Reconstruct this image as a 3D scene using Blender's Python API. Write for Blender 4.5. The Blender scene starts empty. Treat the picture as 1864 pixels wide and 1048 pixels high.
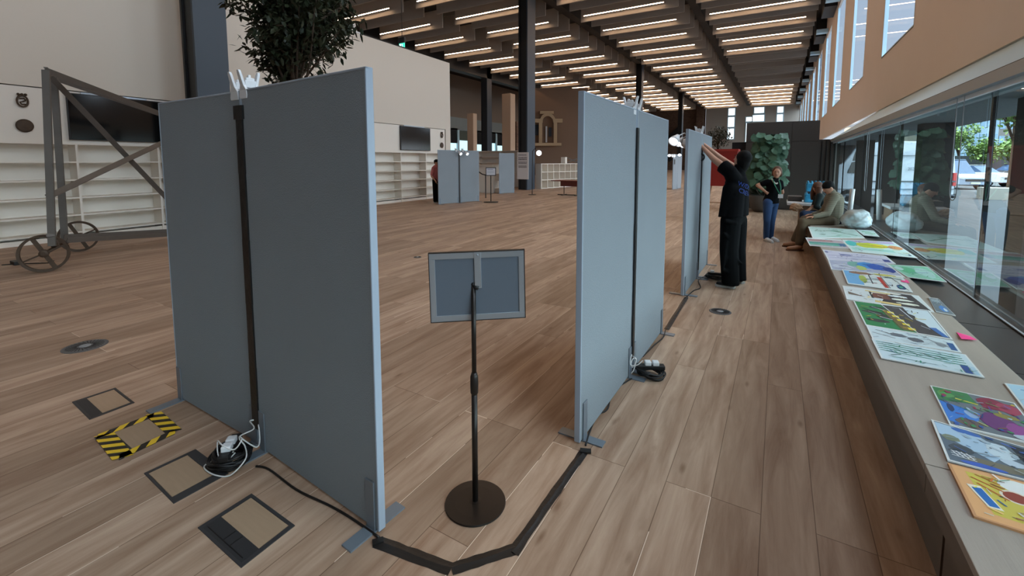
import bpy, bmesh, math, random
from mathutils import Vector, Matrix, Quaternion
PI = math.pi
SC = bpy.context.scene
COL = SC.collection

# ------------------------------------------------------------------ camera
FPX, CX, CY = 810.0, 943.0, 365.0
YAW, PITCH, EYE = math.radians(30.3), math.radians(-5.05), 1.68
cam = bpy.data.cameras.new('camera')
cam.sensor_width = 36.0
cam.lens = FPX / 1864 * 36.0
cam.shift_x = (932 - CX) / 1864
cam.shift_y = -(524 - CY) / 1864
cam.clip_end = 400
cam_o = bpy.data.objects.new('camera', cam)
COL.objects.link(cam_o)
cam_o.location = (0, 0, EYE)
cam_o.rotation_euler = (PI / 2 + PITCH, 0, YAW)
SC.camera = cam_o
FW = Vector((-math.sin(YAW) * math.cos(PITCH), math.cos(YAW) * math.cos(PITCH), math.sin(PITCH)))
RT = Vector((math.cos(YAW), math.sin(YAW), 0))
UP = RT.cross(FW)
EY = Vector((0, 0, EYE))


def ray(x, y):
    return FW + RT * (x - CX) / FPX - UP * (y - CY) / FPX


def oz(x, y, z=0.0):      # where the line of sight through a photo point meets a level
    d = ray(x, y)
    return EY + d * ((z - EYE) / d.z)


def oy(x, y, Y):
    d = ray(x, y)
    return EY + d * (Y / d.y)


def W(x, y, depth):
    return EY + ray(x, y) * depth


# ------------------------------------------------------------------ view, world, sun
SC.view_settings.view_transform = 'Standard'
SC.view_settings.look = 'None'
SC.view_settings.gamma = 1.0
SC.view_settings.use_curve_mapping = False
SC.view_settings.exposure = 0.98
SC.cycles.use_denoising = True
SC.cycles.max_bounces = 8
SC.cycles.diffuse_bounces = 5
SC.cycles.transparent_max_bounces = 12
SC.cycles.sample_clamp_indirect = 6.0

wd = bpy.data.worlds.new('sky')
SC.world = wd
wd.use_nodes = True
nt = wd.node_tree
nt.nodes.clear()
wo = nt.nodes.new('ShaderNodeOutputWorld')
bg = nt.nodes.new('ShaderNodeBackground')
tc = nt.nodes.new('ShaderNodeTexCoord')
sep = nt.nodes.new('ShaderNodeSeparateXYZ')
rmp = nt.nodes.new('ShaderNodeValToRGB')
rmp.color_ramp.elements[0].position = 0.0
rmp.color_ramp.elements[0].color = (0.74, 0.84, 0.95, 1)
rmp.color_ramp.elements[1].position = 0.7
rmp.color_ramp.elements[1].color = (0.52, 0.67, 0.90, 1)
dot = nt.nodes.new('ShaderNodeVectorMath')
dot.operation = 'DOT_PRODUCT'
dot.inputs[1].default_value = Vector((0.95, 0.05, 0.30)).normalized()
gr = nt.nodes.new('ShaderNodeMapRange')       # glow added to the unseen street-side sky, to light the panels
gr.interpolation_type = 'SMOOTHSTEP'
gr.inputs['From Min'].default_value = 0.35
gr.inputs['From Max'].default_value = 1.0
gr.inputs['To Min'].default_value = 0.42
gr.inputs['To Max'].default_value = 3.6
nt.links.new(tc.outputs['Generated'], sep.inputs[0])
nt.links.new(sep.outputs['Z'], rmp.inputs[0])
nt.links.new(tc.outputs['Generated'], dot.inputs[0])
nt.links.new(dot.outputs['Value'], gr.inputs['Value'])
wm = nt.nodes.new('ShaderNodeMix')             # the added glow is warmer than the blue around it
wm.data_type = 'RGBA'
wf = nt.nodes.new('ShaderNodeMapRange')
wf.inputs['From Min'].default_value = 0.35
wf.inputs['From Max'].default_value = 0.8
wm.inputs[7].default_value = (0.84, 0.93, 1.0, 1)
nt.links.new(dot.outputs['Value'], wf.inputs['Value'])
nt.links.new(rmp.outputs[0], wm.inputs[6])
zf = nt.nodes.new('ShaderNodeMapRange')
zf.inputs['From Min'].default_value = 0.5
zf.inputs['From Max'].default_value = 0.8
nt.links.new(sep.outputs['Z'], zf.inputs['Value'])
mxf = nt.nodes.new('ShaderNodeMath')
mxf.operation = 'MAXIMUM'
nt.links.new(wf.outputs[0], mxf.inputs[0])
nt.links.new(zf.outputs[0], mxf.inputs[1])
nt.links.new(mxf.outputs[0], wm.inputs[0])
nt.links.new(wm.outputs[2], bg.inputs[0])
zr = nt.nodes.new('ShaderNodeMapRange')       # extra brightness added to the unseen sky overhead, to light the floor
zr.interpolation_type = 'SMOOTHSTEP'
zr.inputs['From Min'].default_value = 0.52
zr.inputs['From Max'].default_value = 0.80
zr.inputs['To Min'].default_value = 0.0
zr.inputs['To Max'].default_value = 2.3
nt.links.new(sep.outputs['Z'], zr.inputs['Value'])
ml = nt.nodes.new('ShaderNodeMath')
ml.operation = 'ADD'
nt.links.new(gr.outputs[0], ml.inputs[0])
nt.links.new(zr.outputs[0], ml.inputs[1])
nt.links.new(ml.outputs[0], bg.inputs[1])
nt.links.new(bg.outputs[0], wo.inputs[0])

sl = bpy.data.lights.new('sun', 'SUN')
sl.energy = 5.0
sl.angle = 0.02
sl.color = (1.0, 0.96, 0.9)
so = bpy.data.objects.new('sun', sl)
COL.objects.link(so)
so.location = (-20, -10, 40)
so.rotation_euler = Vector((0.62, 0.30, -1.15)).to_track_quat('-Z', 'Y').to_euler()

STRIP_POWER = 16.5


# ------------------------------------------------------------------ materials
MATS = {}


def lin(c):
    return tuple(((v / 255) / 12.92 if v / 255 <= 0.04045 else ((v / 255 + 0.055) / 1.055) ** 2.4) for v in c)


def mat(name, rgb, rough=0.6, metal=0.0, bump=0.0, bscale=40.0, var=0.0, vscale=6.0, emit=None, power=0.0, spec=None, stretch=None, alpha=None):
    if name in MATS:
        return MATS[name]
    m = bpy.data.materials.new(name)
    m.use_nodes = True
    n = m.node_tree
    b = n.nodes['Principled BSDF']
    c = lin(rgb)
    b.inputs['Base Color'].default_value = (*c, 1)
    b.inputs['Roughness'].default_value = rough
    b.inputs['Metallic'].default_value = metal
    if spec is not None:
        b.inputs['Specular IOR Level'].default_value = spec
    if alpha is not None:
        b.inputs['Alpha'].default_value = alpha
    tcn = None
    if var or bump:
        tcn = n.nodes.new('ShaderNodeTexCoord')
        src = tcn.outputs['Object']
        if stretch:
            mp = n.nodes.new('ShaderNodeMapping')
            mp.inputs['Scale'].default_value = stretch
            n.links.new(src, mp.inputs[0])
            src = mp.outputs[0]
    if var:
        nz = n.nodes.new('ShaderNodeTexNoise')
        nz.inputs['Scale'].default_value = vscale
        nz.inputs['Detail'].default_value = 5
        n.links.new(src, nz.inputs['Vector'])
        mx = n.nodes.new('ShaderNodeMix')
        mx.data_type = 'RGBA'
        mx.inputs[6].default_value = (*[v * (1 - var) for v in c], 1)
        mx.inputs[7].default_value = (*[min(1, v * (1 + var)) for v in c], 1)
        n.links.new(nz.outputs['Fac'], mx.inputs[0])
        n.links.new(mx.outputs[2], b.inputs['Base Color'])
    if bump:
        nb = n.nodes.new('ShaderNodeTexNoise')
        nb.inputs['Scale'].default_value = bscale
        nb.inputs['Detail'].default_value = 4
        n.links.new(src, nb.inputs['Vector'])
        bp = n.nodes.new('ShaderNodeBump')
        bp.inputs['Strength'].default_value = bump
        bp.inputs['Distance'].default_value = 0.01
        n.links.new(nb.outputs['Fac'], bp.inputs['Height'])
        n.links.new(bp.outputs[0], b.inputs['Normal'])
    if emit:
        b.inputs['Emission Color'].default_value = (*lin(emit), 1)
        b.inputs['Emission Strength'].default_value = power
    MATS[name] = m
    return m


def paint(r, g, b, rough=0.55):
    return mat('paint_%d_%d_%d' % (r, g, b), (r, g, b), rough)


def wood_floor_mat():
    m = bpy.data.materials.new('oak_planks')
    m.use_nodes = True
    n = m.node_tree
    b = n.nodes['Principled BSDF']
    L = n.links.new
    tcn = n.nodes.new('ShaderNodeTexCoord')
    sp = n.nodes.new('ShaderNodeSeparateXYZ')
    L(tcn.outputs['Object'], sp.inputs[0])
    cb = n.nodes.new('ShaderNodeCombineXYZ')
    L(sp.outputs['Y'], cb.inputs['X'])
    L(sp.outputs['X'], cb.inputs['Y'])

    def brick(c1, c2, mo, ms):
        k = n.nodes.new('ShaderNodeTexBrick')
        k.inputs['Scale'].default_value = 1.0
        k.inputs['Brick Width'].default_value = 2.3
        k.inputs['Row Height'].default_value = 0.22
        k.inputs['Mortar Size'].default_value = ms
        k.inputs['Mortar Smooth'].default_value = 0.2
        k.offset = 0.37
        k.offset_frequency = 3
        k.inputs['Color1'].default_value = (*c1, 1)
        k.inputs['Color2'].default_value = (*c2, 1)
        k.inputs['Mortar'].default_value = (*mo, 1)
        L(cb.outputs[0], k.inputs['Vector'])
        return k
    k1 = brick((0, 0, 0), (1, 1, 1), (0.5, 0.5, 0.5), 0.0)
    k2 = brick((1, 1, 1), (1, 1, 1), (0.45, 0.40, 0.36), 0.0022)
    # grain, drawn out along the planks; shifted from plank to plank
    mp = n.nodes.new('ShaderNodeMapping')
    mp.inputs['Scale'].default_value = (0.9, 8.0, 1.0)
    L(cb.outputs[0], mp.inputs[0])
    add = n.nodes.new('ShaderNodeVectorMath')
    add.operation = 'ADD'
    sc_ = n.nodes.new('ShaderNodeVectorMath')
    sc_.operation = 'SCALE'
    sc_.inputs['Scale'].default_value = 37.0
    L(k1.outputs['Color'], sc_.inputs[0])
    L(mp.outputs[0], add.inputs[0])
    L(sc_.outputs[0], add.inputs[1])
    g = n.nodes.new('ShaderNodeTexNoise')
    g.inputs['Scale'].default_value = 1.3
    g.inputs['Detail'].default_value = 8
    g.inputs['Roughness'].default_value = 0.62
    g.inputs['Distortion'].default_value = 0.5
    L(add.outputs[0], g.inputs['Vector'])
    r1 = n.nodes.new('ShaderNodeValToRGB')
    e = r1.color_ramp.elements
    e[0].position = 0.28
    e[0].color = (*lin((146, 116, 94)), 1)
    e[1].position = 0.72
    e[1].color = (*lin((200, 176, 155)), 1)
    L(g.outputs['Fac'], r1.inputs[0])
    r2 = n.nodes.new('ShaderNodeValToRGB')
    e = r2.color_ramp.elements
    e[0].position = 0.0
    e[0].color = (0.72, 0.67, 0.62, 1)
    e[1].position = 1.0
    e[1].color = (1.06, 1.03, 1.0, 1)
    L(k1.outputs['Color'], r2.inputs[0])
    m1 = n.nodes.new('ShaderNodeMix')
    m1.data_type = 'RGBA'
    m1.blend_type = 'MULTIPLY'
    m1.inputs[0].default_value = 1
    L(r1.outputs[0], m1.inputs[6])
    L(r2.outputs[0], m1.inputs[7])
    # knots
    mpk = n.nodes.new('ShaderNodeMapping')
    mpk.inputs['Scale'].default_value = (1.6, 5.0, 1.0)
    L(cb.outputs[0], mpk.inputs[0])
    vk = n.nodes.new('ShaderNodeTexVoronoi')
    vk.inputs['Scale'].default_value = 1.1
    L(mpk.outputs[0], vk.inputs['Vector'])
    rk = n.nodes.new('ShaderNodeValToRGB')
    e = rk.color_ramp.elements
    e[0].position = 0.02
    e[0].color = (0.55, 0.48, 0.42, 1)
    e[1].position = 0.11
    e[1].color = (1, 1, 1, 1)
    L(vk.outputs['Distance'], rk.inputs[0])
    m2 = n.nodes.new('ShaderNodeMix')
    m2.data_type = 'RGBA'
    m2.blend_type = 'MULTIPLY'
    m2.inputs[0].default_value = 1
    L(m1.outputs[2], m2.inputs[6])
    L(rk.outputs[0], m2.inputs[7])
    m3 = n.nodes.new('ShaderNodeMix')
    m3.data_type = 'RGBA'
    m3.blend_type = 'MULTIPLY'
    m3.inputs[0].default_value = 1
    L(m2.outputs[2], m3.inputs[6])
    L(k2.outputs['Color'], m3.inputs[7])
    k3 = brick((0, 0, 0), (1, 1, 1), (0.5, 0.5, 0.5), 0.0045)     # a few pale, bleached plank edges
    gt = n.nodes.new('ShaderNodeMath')
    gt.operation = 'GREATER_THAN'
    gt.inputs[1].default_value = 0.80
    L(k1.outputs['Color'], gt.inputs[0])
    ng = n.nodes.new('ShaderNodeTexNoise')
    ng.inputs['Scale'].default_value = 0.9
    L(cb.outputs[0], ng.inputs['Vector'])
    g2 = n.nodes.new('ShaderNodeMath')
    g2.operation = 'GREATER_THAN'
    g2.inputs[1].default_value = 0.5
    L(ng.outputs['Fac'], g2.inputs[0])
    mu = n.nodes.new('ShaderNodeMath')
    mu.operation = 'MULTIPLY'
    L(gt.outputs[0], mu.inputs[0])
    L(g2.outputs[0], mu.inputs[1])
    mu2 = n.nodes.new('ShaderNodeMath')
    mu2.operation = 'MULTIPLY'
    L(mu.outputs[0], mu2.inputs[0])
    L(k3.outputs['Fac'], mu2.inputs[1])
    m4 = n.nodes.new('ShaderNodeMix')
    m4.data_type = 'RGBA'
    m4.inputs[7].default_value = (*lin((226, 206, 186)), 1)
    L(mu2.outputs[0], m4.inputs[0])
    L(m3.outputs[2], m4.inputs[6])
    L(m4.outputs[2], b.inputs['Base Color'])
    b.inputs['Roughness'].default_value = 0.5
    b.inputs['Specular IOR Level'].default_value = 0.35
    bp = n.nodes.new('ShaderNodeBump')
    bp.inputs['Strength'].default_value = 0.15
    bp.inputs['Distance'].default_value = 0.004
    L(g.outputs['Fac'], bp.inputs['Height'])
    L(bp.outputs[0], b.inputs['Normal'])
    return m


def glass_mat(name, tint, refl=1.0):
    m = bpy.data.materials.new(name)
    m.use_nodes = True
    n = m.node_tree
    n.nodes.clear()
    o = n.nodes.new('ShaderNodeOutputMaterial')
    mx = n.nodes.new('ShaderNodeMixShader')
    tr = n.nodes.new('ShaderNodeBsdfTransparent')
    tr.inputs[0].default_value = (*tint, 1)
    gl = n.nodes.new('ShaderNodeBsdfGlossy')
    gl.inputs['Roughness'].default_value = 0.0
    gl.inputs['Color'].default_value = (0.9, 0.97, 0.97, 1)
    fr = n.nodes.new('ShaderNodeFresnel')
    fr.inputs['IOR'].default_value = 1.52
    mul = n.nodes.new('ShaderNodeMath')
    mul.operation = 'MULTIPLY'
    mul.use_clamp = True
    mul.inputs[1].default_value = refl
    ge = n.nodes.new('ShaderNodeNewGeometry')      # only the outer skin of the pane mirrors
    inv = n.nodes.new('ShaderNodeMath')
    inv.operation = 'SUBTRACT'
    inv.inputs[0].default_value = 1.0
    m2 = n.nodes.new('ShaderNodeMath')
    m2.operation = 'MULTIPLY'
    n.links.new(ge.outputs['Backfacing'], inv.inputs[1])
    n.links.new(fr.outputs[0], mul.inputs[0])
    n.links.new(mul.outputs[0], m2.inputs[0])
    n.links.new(inv.outputs[0], m2.inputs[1])
    n.links.new(m2.outputs[0], mx.inputs[0])
    n.links.new(tr.outputs[0], mx.inputs[1])
    n.links.new(gl.outputs[0], mx.inputs[2])
    n.links.new(mx.outputs[0], o.inputs[0])
    return m


def brick_wall_mat():
    m = bpy.data.materials.new('old_brick')
    m.use_nodes = True
    n = m.node_tree
    b = n.nodes['Principled BSDF']
    t = n.nodes.new('ShaderNodeTexCoord')
    mp = n.nodes.new('ShaderNodeMapping')
    mp.inputs['Rotation'].default_value = (PI / 2, 0, 0)
    n.links.new(t.outputs['Object'], mp.inputs[0])
    k = n.nodes.new('ShaderNodeTexBrick')
    k.inputs['Scale'].default_value = 1.6
    k.inputs['Color1'].default_value = (*lin((112, 84, 66)), 1)
    k.inputs['Color2'].default_value = (*lin((86, 62, 50)), 1)
    k.inputs['Mortar'].default_value = (*lin((120, 100, 84)), 1)
    n.links.new(mp.outputs[0], k.inputs['Vector'])
    n.links.new(k.outputs['Color'], b.inputs['Base Color'])
    b.inputs['Roughness'].default_value = 0.9
    return m


M_floor = wood_floor_mat()
M_white = mat('white_plaster', (214, 204, 190), 0.8, bump=0.05, bscale=8)
M_shelf = mat('white_shelving', (226, 218, 206), 0.6)
M_pink = mat('terracotta_plaster', (246, 230, 216), 0.85, var=0.03, vscale=0.8)
M_ledge = mat('pale_grey_board', (196, 226, 238), 0.5)
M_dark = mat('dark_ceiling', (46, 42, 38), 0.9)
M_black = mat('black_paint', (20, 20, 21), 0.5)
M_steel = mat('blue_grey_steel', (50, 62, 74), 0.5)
M_baffle = mat('grey_felt_baffle', (166, 158, 148), 0.95, bump=0.1, bscale=20)
M_baffle_edge = mat('pale_baffle_edge', (165, 160, 150), 0.9)
M_strip = mat('warm_strip_light', (255, 235, 205), 0.5, emit=(255, 214, 176), power=STRIP_POWER)
M_cab = mat('dark_brown_laminate', (76, 69, 64), 0.55)
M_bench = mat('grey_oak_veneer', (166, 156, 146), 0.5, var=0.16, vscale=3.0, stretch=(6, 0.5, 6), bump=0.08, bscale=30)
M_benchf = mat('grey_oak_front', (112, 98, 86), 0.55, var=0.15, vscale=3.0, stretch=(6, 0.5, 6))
M_grille = mat('dark_slate_strip', (38, 42, 46), 0.35)
M_frame = mat('black_window_frame', (22, 24, 27), 0.35)
M_glass = glass_mat('window_glass', (0.86, 0.94, 0.94), 1.15)
M_panel = mat('grey_display_fabric', (134, 142, 148), 0.9, bump=0.35, bscale=160, var=0.05, vscale=2.0)
M_edge = mat('panel_edge_trim', (158, 170, 184), 0.35)
M_foot = mat('grey_steel_foot', (120, 130, 140), 0.4, metal=0.3)
M_tape = mat('black_cloth_tape', (22, 21, 20), 0.45, bump=0.5, bscale=14)
M_cable = mat('black_cable', (18, 18, 19), 0.45)
M_wcable = mat('white_cable', (214, 214, 212), 0.4)
M_wplast = mat('white_plastic', (222, 224, 226), 0.35)
M_alu = mat('brushed_aluminium', (168, 176, 184), 0.35, metal=0.55)
M_backbd = mat('grey_back_board', (98, 108, 120), 0.55)
M_stand = mat('bronze_black_metal', (36, 30, 26), 0.38, metal=0.3)
M_rust = mat('rusty_iron', (74, 58, 44), 0.6, metal=0.35, var=0.3, vscale=14)
M_gantry = mat('worn_grey_steel', (98, 92, 86), 0.5, metal=0.35, var=0.15, vscale=5)
M_screen = mat('tv_screen', (8, 9, 10), 0.12)
M_leaf = mat('dark_tree_leaf', (38, 48, 30), 0.5, var=0.3, vscale=3)
M_leaf2 = mat('monstera_leaf', (74, 112, 90), 0.45, var=0.35, vscale=4)
M_leaf3 = mat('olive_leaf', (64, 62, 42), 0.6, var=0.4, vscale=9)
M_leafo = mat('street_tree_leaf', (112, 142, 78), 0.6, var=0.35, vscale=1.5)
M_bark = mat('bark', (70, 56, 44), 0.9, bump=0.5, bscale=20)
M_postit = mat('pink_sticky_note', (255, 70, 150), 0.6)
M_bulb = mat('lit_lamp', (255, 255, 255), 0.4, emit=(235, 245, 255), power=2.6)
M_skin = mat('skin', (196, 146, 120), 0.55)
M_brick = brick_wall_mat()
M_tan = mat('tan_column_plaster', (196, 168, 142), 0.8)


# ------------------------------------------------------------------ mesh collector
class MB:
    def __init__(s):
        s.v, s.f, s.m, s.mi = [], [], [], 0

    def face(s, pts):
        k = len(s.v)
        s.v += [Vector(p) for p in pts]
        s.f.append(tuple(range(k, k + len(pts))))
        s.m.append(s.mi)

    def raw(s, vs, fs):
        k = len(s.v)
        s.v += [Vector(p) for p in vs]
        for f in fs:
            s.f.append(tuple(i + k for i in f))
            s.m.append(s.mi)

    def hexa(s, p):
        s.raw(p, [(0, 3, 2, 1), (4, 5, 6, 7), (0, 1, 5, 4), (1, 2, 6, 5), (2, 3, 7, 6), (3, 0, 4, 7)])
        return s

    def box(s, a, b):
        x0, x1 = sorted((a[0], b[0]))
        y0, y1 = sorted((a[1], b[1]))
        z0, z1 = sorted((a[2], b[2]))
        s.hexa([(x0, y0, z0), (x1, y0, z0), (x1, y1, z0), (x0, y1, z0), (x0, y0, z1), (x1, y0, z1), (x1, y1, z1), (x0, y1, z1)])
        return s

    def bar(s, a, b, w, h, up=(0, 0, 1)):
        a, b = Vector(a), Vector(b)
        d = (b - a).normalized()
        u = Vector(up)
        if abs(d.dot(u)) > 0.98:
            u = Vector((1, 0, 0))
        r = d.cross(u).normalized()
        u = r.cross(d)
        q = [(-w / 2, -h / 2), (w / 2, -h / 2), (w / 2, h / 2), (-w / 2, h / 2)]
        s.hexa([a + r * x + u * y for x, y in q] + [b + r * x + u * y for x, y in q])
        return s

    def wallseg(s, A, B, z0, z1, t, side=1):
        """upright slab over the ground line A-B, thickness t to the left (side=1) or right of it"""
        A, B = Vector((A[0], A[1], 0)), Vector((B[0], B[1], 0))
        d = (B - A).normalized()
        n = Vector((-d.y, d.x, 0)) * t * side
        q = [A, B, B + n, A + n]
        s.hexa([p + Vector((0, 0, z0)) for p in q] + [p + Vector((0, 0, z1)) for p in q])
        return s

    def prism(s, poly, z0, z1):
        n = len(poly)
        s.raw([(p[0], p[1], z0) for p in poly] + [(p[0], p[1], z1) for p in poly],
              [tuple(range(n - 1, -1, -1)), tuple(range(n, 2 * n))] + [(i, (i + 1) % n, n + (i + 1) % n, n + i) for i in range(n)])
        return s

    def tube(s, pts, r, n=8, closed=False, caps=True):
        pts = [Vector(p) for p in pts]
        N = len(pts)
        rs = r if isinstance(r, (list, tuple)) else [r] * N
        k = len(s.v)
        ref = None
        for i, p in enumerate(pts):
            if closed:
                d = pts[(i + 1) % N] - pts[i - 1]
            else:
                d = pts[min(i + 1, N - 1)] - pts[max(i - 1, 0)]
            d = d.normalized() if d.length > 1e-9 else Vector((0, 0, 1))
            if ref is None:
                ref = d.orthogonal().normalized()
            ref = (ref - d * ref.dot(d))
            ref = ref.normalized() if ref.length > 1e-6 else d.orthogonal().normalized()
            q = d.cross(ref)
            for j in range(n):
                a = 2 * PI * j / n
                s.v.append(p + (ref * math.cos(a) + q * math.sin(a)) * rs[i])
        for i in range(N if closed else N - 1):
            i2 = (i + 1) % N
            for j in range(n):
                j2 = (j + 1) % n
                s.f.append((k + i * n + j, k + i * n + j2, k + i2 * n + j2, k + i2 * n + j))
                s.m.append(s.mi)
        if caps and not closed:
            s.f.append(tuple(k + j for j in range(n - 1, -1, -1)))
            s.f.append(tuple(k + (N - 1) * n + j for j in range(n)))
            s.m += [s.mi, s.mi]
        return s

    def lathe(s, prof, c=(0, 0, 0), n=24, axis=None):
        c = Vector(c)
        q = Vector((0, 0, 1)).rotation_difference(Vector(axis).normalized()) if axis else Quaternion()
        k = len(s.v)
        N = len(prof)
        for r, z in prof:
            for j in range(n):
                a = 2 * PI * j / n
                s.v.append(c + q @ Vector((r * math.cos(a), r * math.sin(a), z)))
        for i in range(N - 1):
            for j in range(n):
                j2 = (j + 1) % n
                s.f.append((k + i * n + j, k + i * n + j2, k + (i + 1) * n + j2, k + (i + 1) * n + j))
                s.m.append(s.mi)
        s.f.append(tuple(k + j for j in range(n - 1, -1, -1)))
        s.f.append(tuple(k + (N - 1) * n + j for j in range(n)))
        s.m += [s.mi, s.mi]
        return s

    def ball(s, c, r, n=12, sc=(1, 1, 1), rot=None):
        c = Vector(c)
        k = len(s.v)
        m = max(4, n // 2)
        for i in range(m + 1):
            t = PI * i / m
            for j in range(n):
                a = 2 * PI * j / n
                p = Vector((math.sin(t) * math.cos(a) * sc[0], math.sin(t) * math.sin(a) * sc[1], math.cos(t) * sc[2])) * r
                s.v.append(c + (rot @ p if rot else p))
        for i in range(m):
            for j in range(n):
                j2 = (j + 1) % n
                s.f.append((k + i * n + j, k + (i + 1) * n + j, k + (i + 1) * n + j2, k + i * n + j2))
                s.m.append(s.mi)
        return s

    def build(s, name, material, parent=None, smooth=False, world=True, bevel=0.0):
        me = bpy.data.meshes.new(name)
        off = Vector((0, 0, 0))
        if parent is not None and world:
            r = parent
            while r.parent:
                r = r.parent
            off = r.location.copy()
        me.from_pydata([tuple(v - off) for v in s.v], [], s.f)
        ms = material if isinstance(material, (list, tuple)) else [material]
        for q in ms:
            me.materials.append(q)
        me.polygons.foreach_set('material_index', s.m)
        if smooth:
            me.polygons.foreach_set('use_smooth', [True] * len(me.polygons))
        me.validate()
        me.update()
        o = bpy.data.objects.new(name, me)
        COL.objects.link(o)
        if parent is not None:
            o.parent = parent
        if bevel:
            b = o.modifiers.new('bevel', 'BEVEL')
            b.width = bevel
            b.segments = 2
            b.limit_method = 'ANGLE'
        return o


def tag(o, label, cat, group=None, kind=None):
    o['label'] = label
    o['category'] = cat
    if group:
        o['group'] = group
    if kind:
        o['kind'] = kind
    return o


def thing(name, label, cat, loc=(0, 0, 0), group=None):
    o = bpy.data.objects.new(name, None)
    COL.objects.link(o)
    o.location = loc
    o.empty_display_size = 0.1
    return tag(o, label, cat, group)


def struct(name, mb, m, label=None, cat=None, **k):
    o = mb.build(name, m, **k)
    o['kind'] = 'structure'
    if label:
        o['label'] = label
    o['category'] = cat or name.split('_')[0]
    return o


def nth(k):
    return '%d%s' % (k, 'th' if 10 <= k % 100 <= 20 else {1: 'st', 2: 'nd', 3: 'rd'}.get(k % 10, 'th'))


def copy_tree(o, parent=None):
    c = o.copy()
    COL.objects.link(c)
    c.parent = parent
    for ch in list(o.children):
        copy_tree(ch, c)
    return c


R = random.Random(7)

# ================================================================== THE HALL
struct('floor', MB().box((-40, -7, -0.1), (1.6, 92, 0)), M_floor, 'wide pale oak plank floor of the hall')
ZL = 11.18                                     # level of the strip lights
struct('ceiling', MB().box((-42, -7, 12.6), (3.0, 92.4, 12.8)), M_dark, 'dark ceiling above the hanging grey baffles')

# pale partition on the left (its foot line measured on the floor)
WA, WB = Vector((-12.75, -1.0, 0)), Vector((-13.6, 16.88, 0))
WD = (WB - WA).normalized()
WN = Vector((-WD.y, WD.x, 0))                   # away from the hall


def wl(t, d=0.0, z=0.0):                        # along the partition by world Y, behind its face by d
    s_ = (t - WA.y) / WD.y
    p = WA + WD * s_ + WN * d
    return Vector((p.x, p.y, z))


# recess for the shelving: wall face is solid above 3.15 and between the units
b = MB()
b.wallseg(wl(-1), wl(16.88), 3.17, 6.28, 0.6)
b.wallseg(wl(16.5), wl(16.88), 0, 3.17, 0.6)
b.wallseg(wl(-1), wl(16.88), 0.0, 3.17, 0.15)
b.v = b.v[:16] + [v + WN * 0.42 for v in b.v[16:]]
struct('wall_left', b, M_white, 'pale partition wall with shelving let into it')


def shelf_unit(y0, y1, edge_posts, label, group=None):
    t = thing('shelving_unit', label, 'shelves', wl((y0 + y1) / 2), group)
    m = MB()
    m.wallseg(wl(y0, 0.38), wl(y1, 0.38), 0.06, 2.06, 0.02)
    m.build('back_panel', M_shelf, t)
    m = MB()
    m.wallseg(wl(y0, 0.015), wl(y1, 0.015), 2.06, 3.15, 0.03)
    m.build('upper_panel', M_shelf, t)
    for z in (0.16, 0.53, 0.90, 1.28, 1.66):
        MB().wallseg(wl(y0, 0.0), wl(y1, 0.0), z - 0.015, z + 0.015, 0.38).build('shelf', M_shelf, t)
    MB().wallseg(wl(y0, -0.01), wl(y1, -0.01), 2.03, 2.075, 0.40).build('shelf', M_shelf, t)
    for y in edge_posts:
        MB().wallseg(wl(y - 0.02, -0.002), wl(y + 0.02, -0.002), 0.0, 2.03, 0.38).build('divider', M_shelf, t)
    MB().wallseg(wl(y0, 0.02), wl(y1, 0.02), 0.0, 0.1, 0.03).build('plinth', M_shelf, t)
    return t


shelf_unit(-0.95, 5.9, (-0.3, 1.0, 2.2, 3.5, 4.98), 'long white built-in shelving behind the wheeled steel frame, large screen above')
shelf_unit(11.4, 16.45, (11.9, 13.45, 15.05, 16.4), 'white built-in shelving left of the far pair of grey panels, smaller-looking screen above')
MB_mid = MB().wallseg(wl(5.9), wl(11.4), 0.0, 3.17, 0.3)
struct('wall_left_middle', MB_mid, M_white, 'pale wall between the two shelving units', 'wall')


def tv(y0, y1, z0, z1, label):
    t = thing('wall_television', label, 'television', wl((y0 + y1) / 2, -0.03, z0), 'wide black screens on the white shelving wall')
    MB().wallseg(wl(y0, -0.055), wl(y1, -0.055), z0, z1, 0.045).build('casing', M_black, t, bevel=0.006)
    MB().wallseg(wl(y0 + 0.02, -0.058), wl(y1 - 0.02, -0.058), z0 + 0.02, z1 - 0.02, 0.004).build('screen', M_screen, t)
    MB().wallseg(wl(y0 + 0.25, -0.02), wl(y1 - 0.35, -0.02), z1, z1 + 0.04, 0.03).build('bracket', M_alu, t)


tv(3.39, 5.16, 2.13, 3.11, 'wide black television above the shelves behind the wheeled steel frame')
tv(13.4, 15.3, 2.14, 3.13, 'wide black television above the shelves near the far pair of grey panels')


def emblem(y, z, s, label):
    t = thing('cast_emblem', label, 'emblem', wl(y, -0.02, z), 'small dark cast emblems on the shelving wall')
    m = MB()
    c = wl(y, -0.02, z)
    pts = [c + WD * math.cos(a) * 0.075 * s + Vector((0, 0, math.sin(a) * 0.11 * s)) for a in [2 * PI * i / 20 for i in range(20)]]
    m.tube(pts, 0.017, 6, closed=True)
    m.build('ring', M_rust, t)
    m = MB()
    m.tube([c + WD * x * s + Vector((0, 0, zz * s)) for x, zz in ((-0.04, 0.05), (0.02, 0.06), (0.045, 0.02), (0.0, -0.01), (-0.035, -0.02), (-0.02, -0.06), (0.04, -0.06))], 0.014, 6)
    m.build('scroll', M_rust, t)
    m = MB()
    for i in range(3):
        m.ball(c + WD * (i - 1) * 0.05 + Vector((0, 0, 0.13 * s)), 0.025, 8)
    m.build('crown', M_rust, t)


emblem(2.76, 2.86, 1.0, 'scrolled dark emblem on the white wall left of the steel frame')
emblem(16.19, 2.88, 1.0, 'scrolled dark emblem on the white wall right of the far television')


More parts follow.
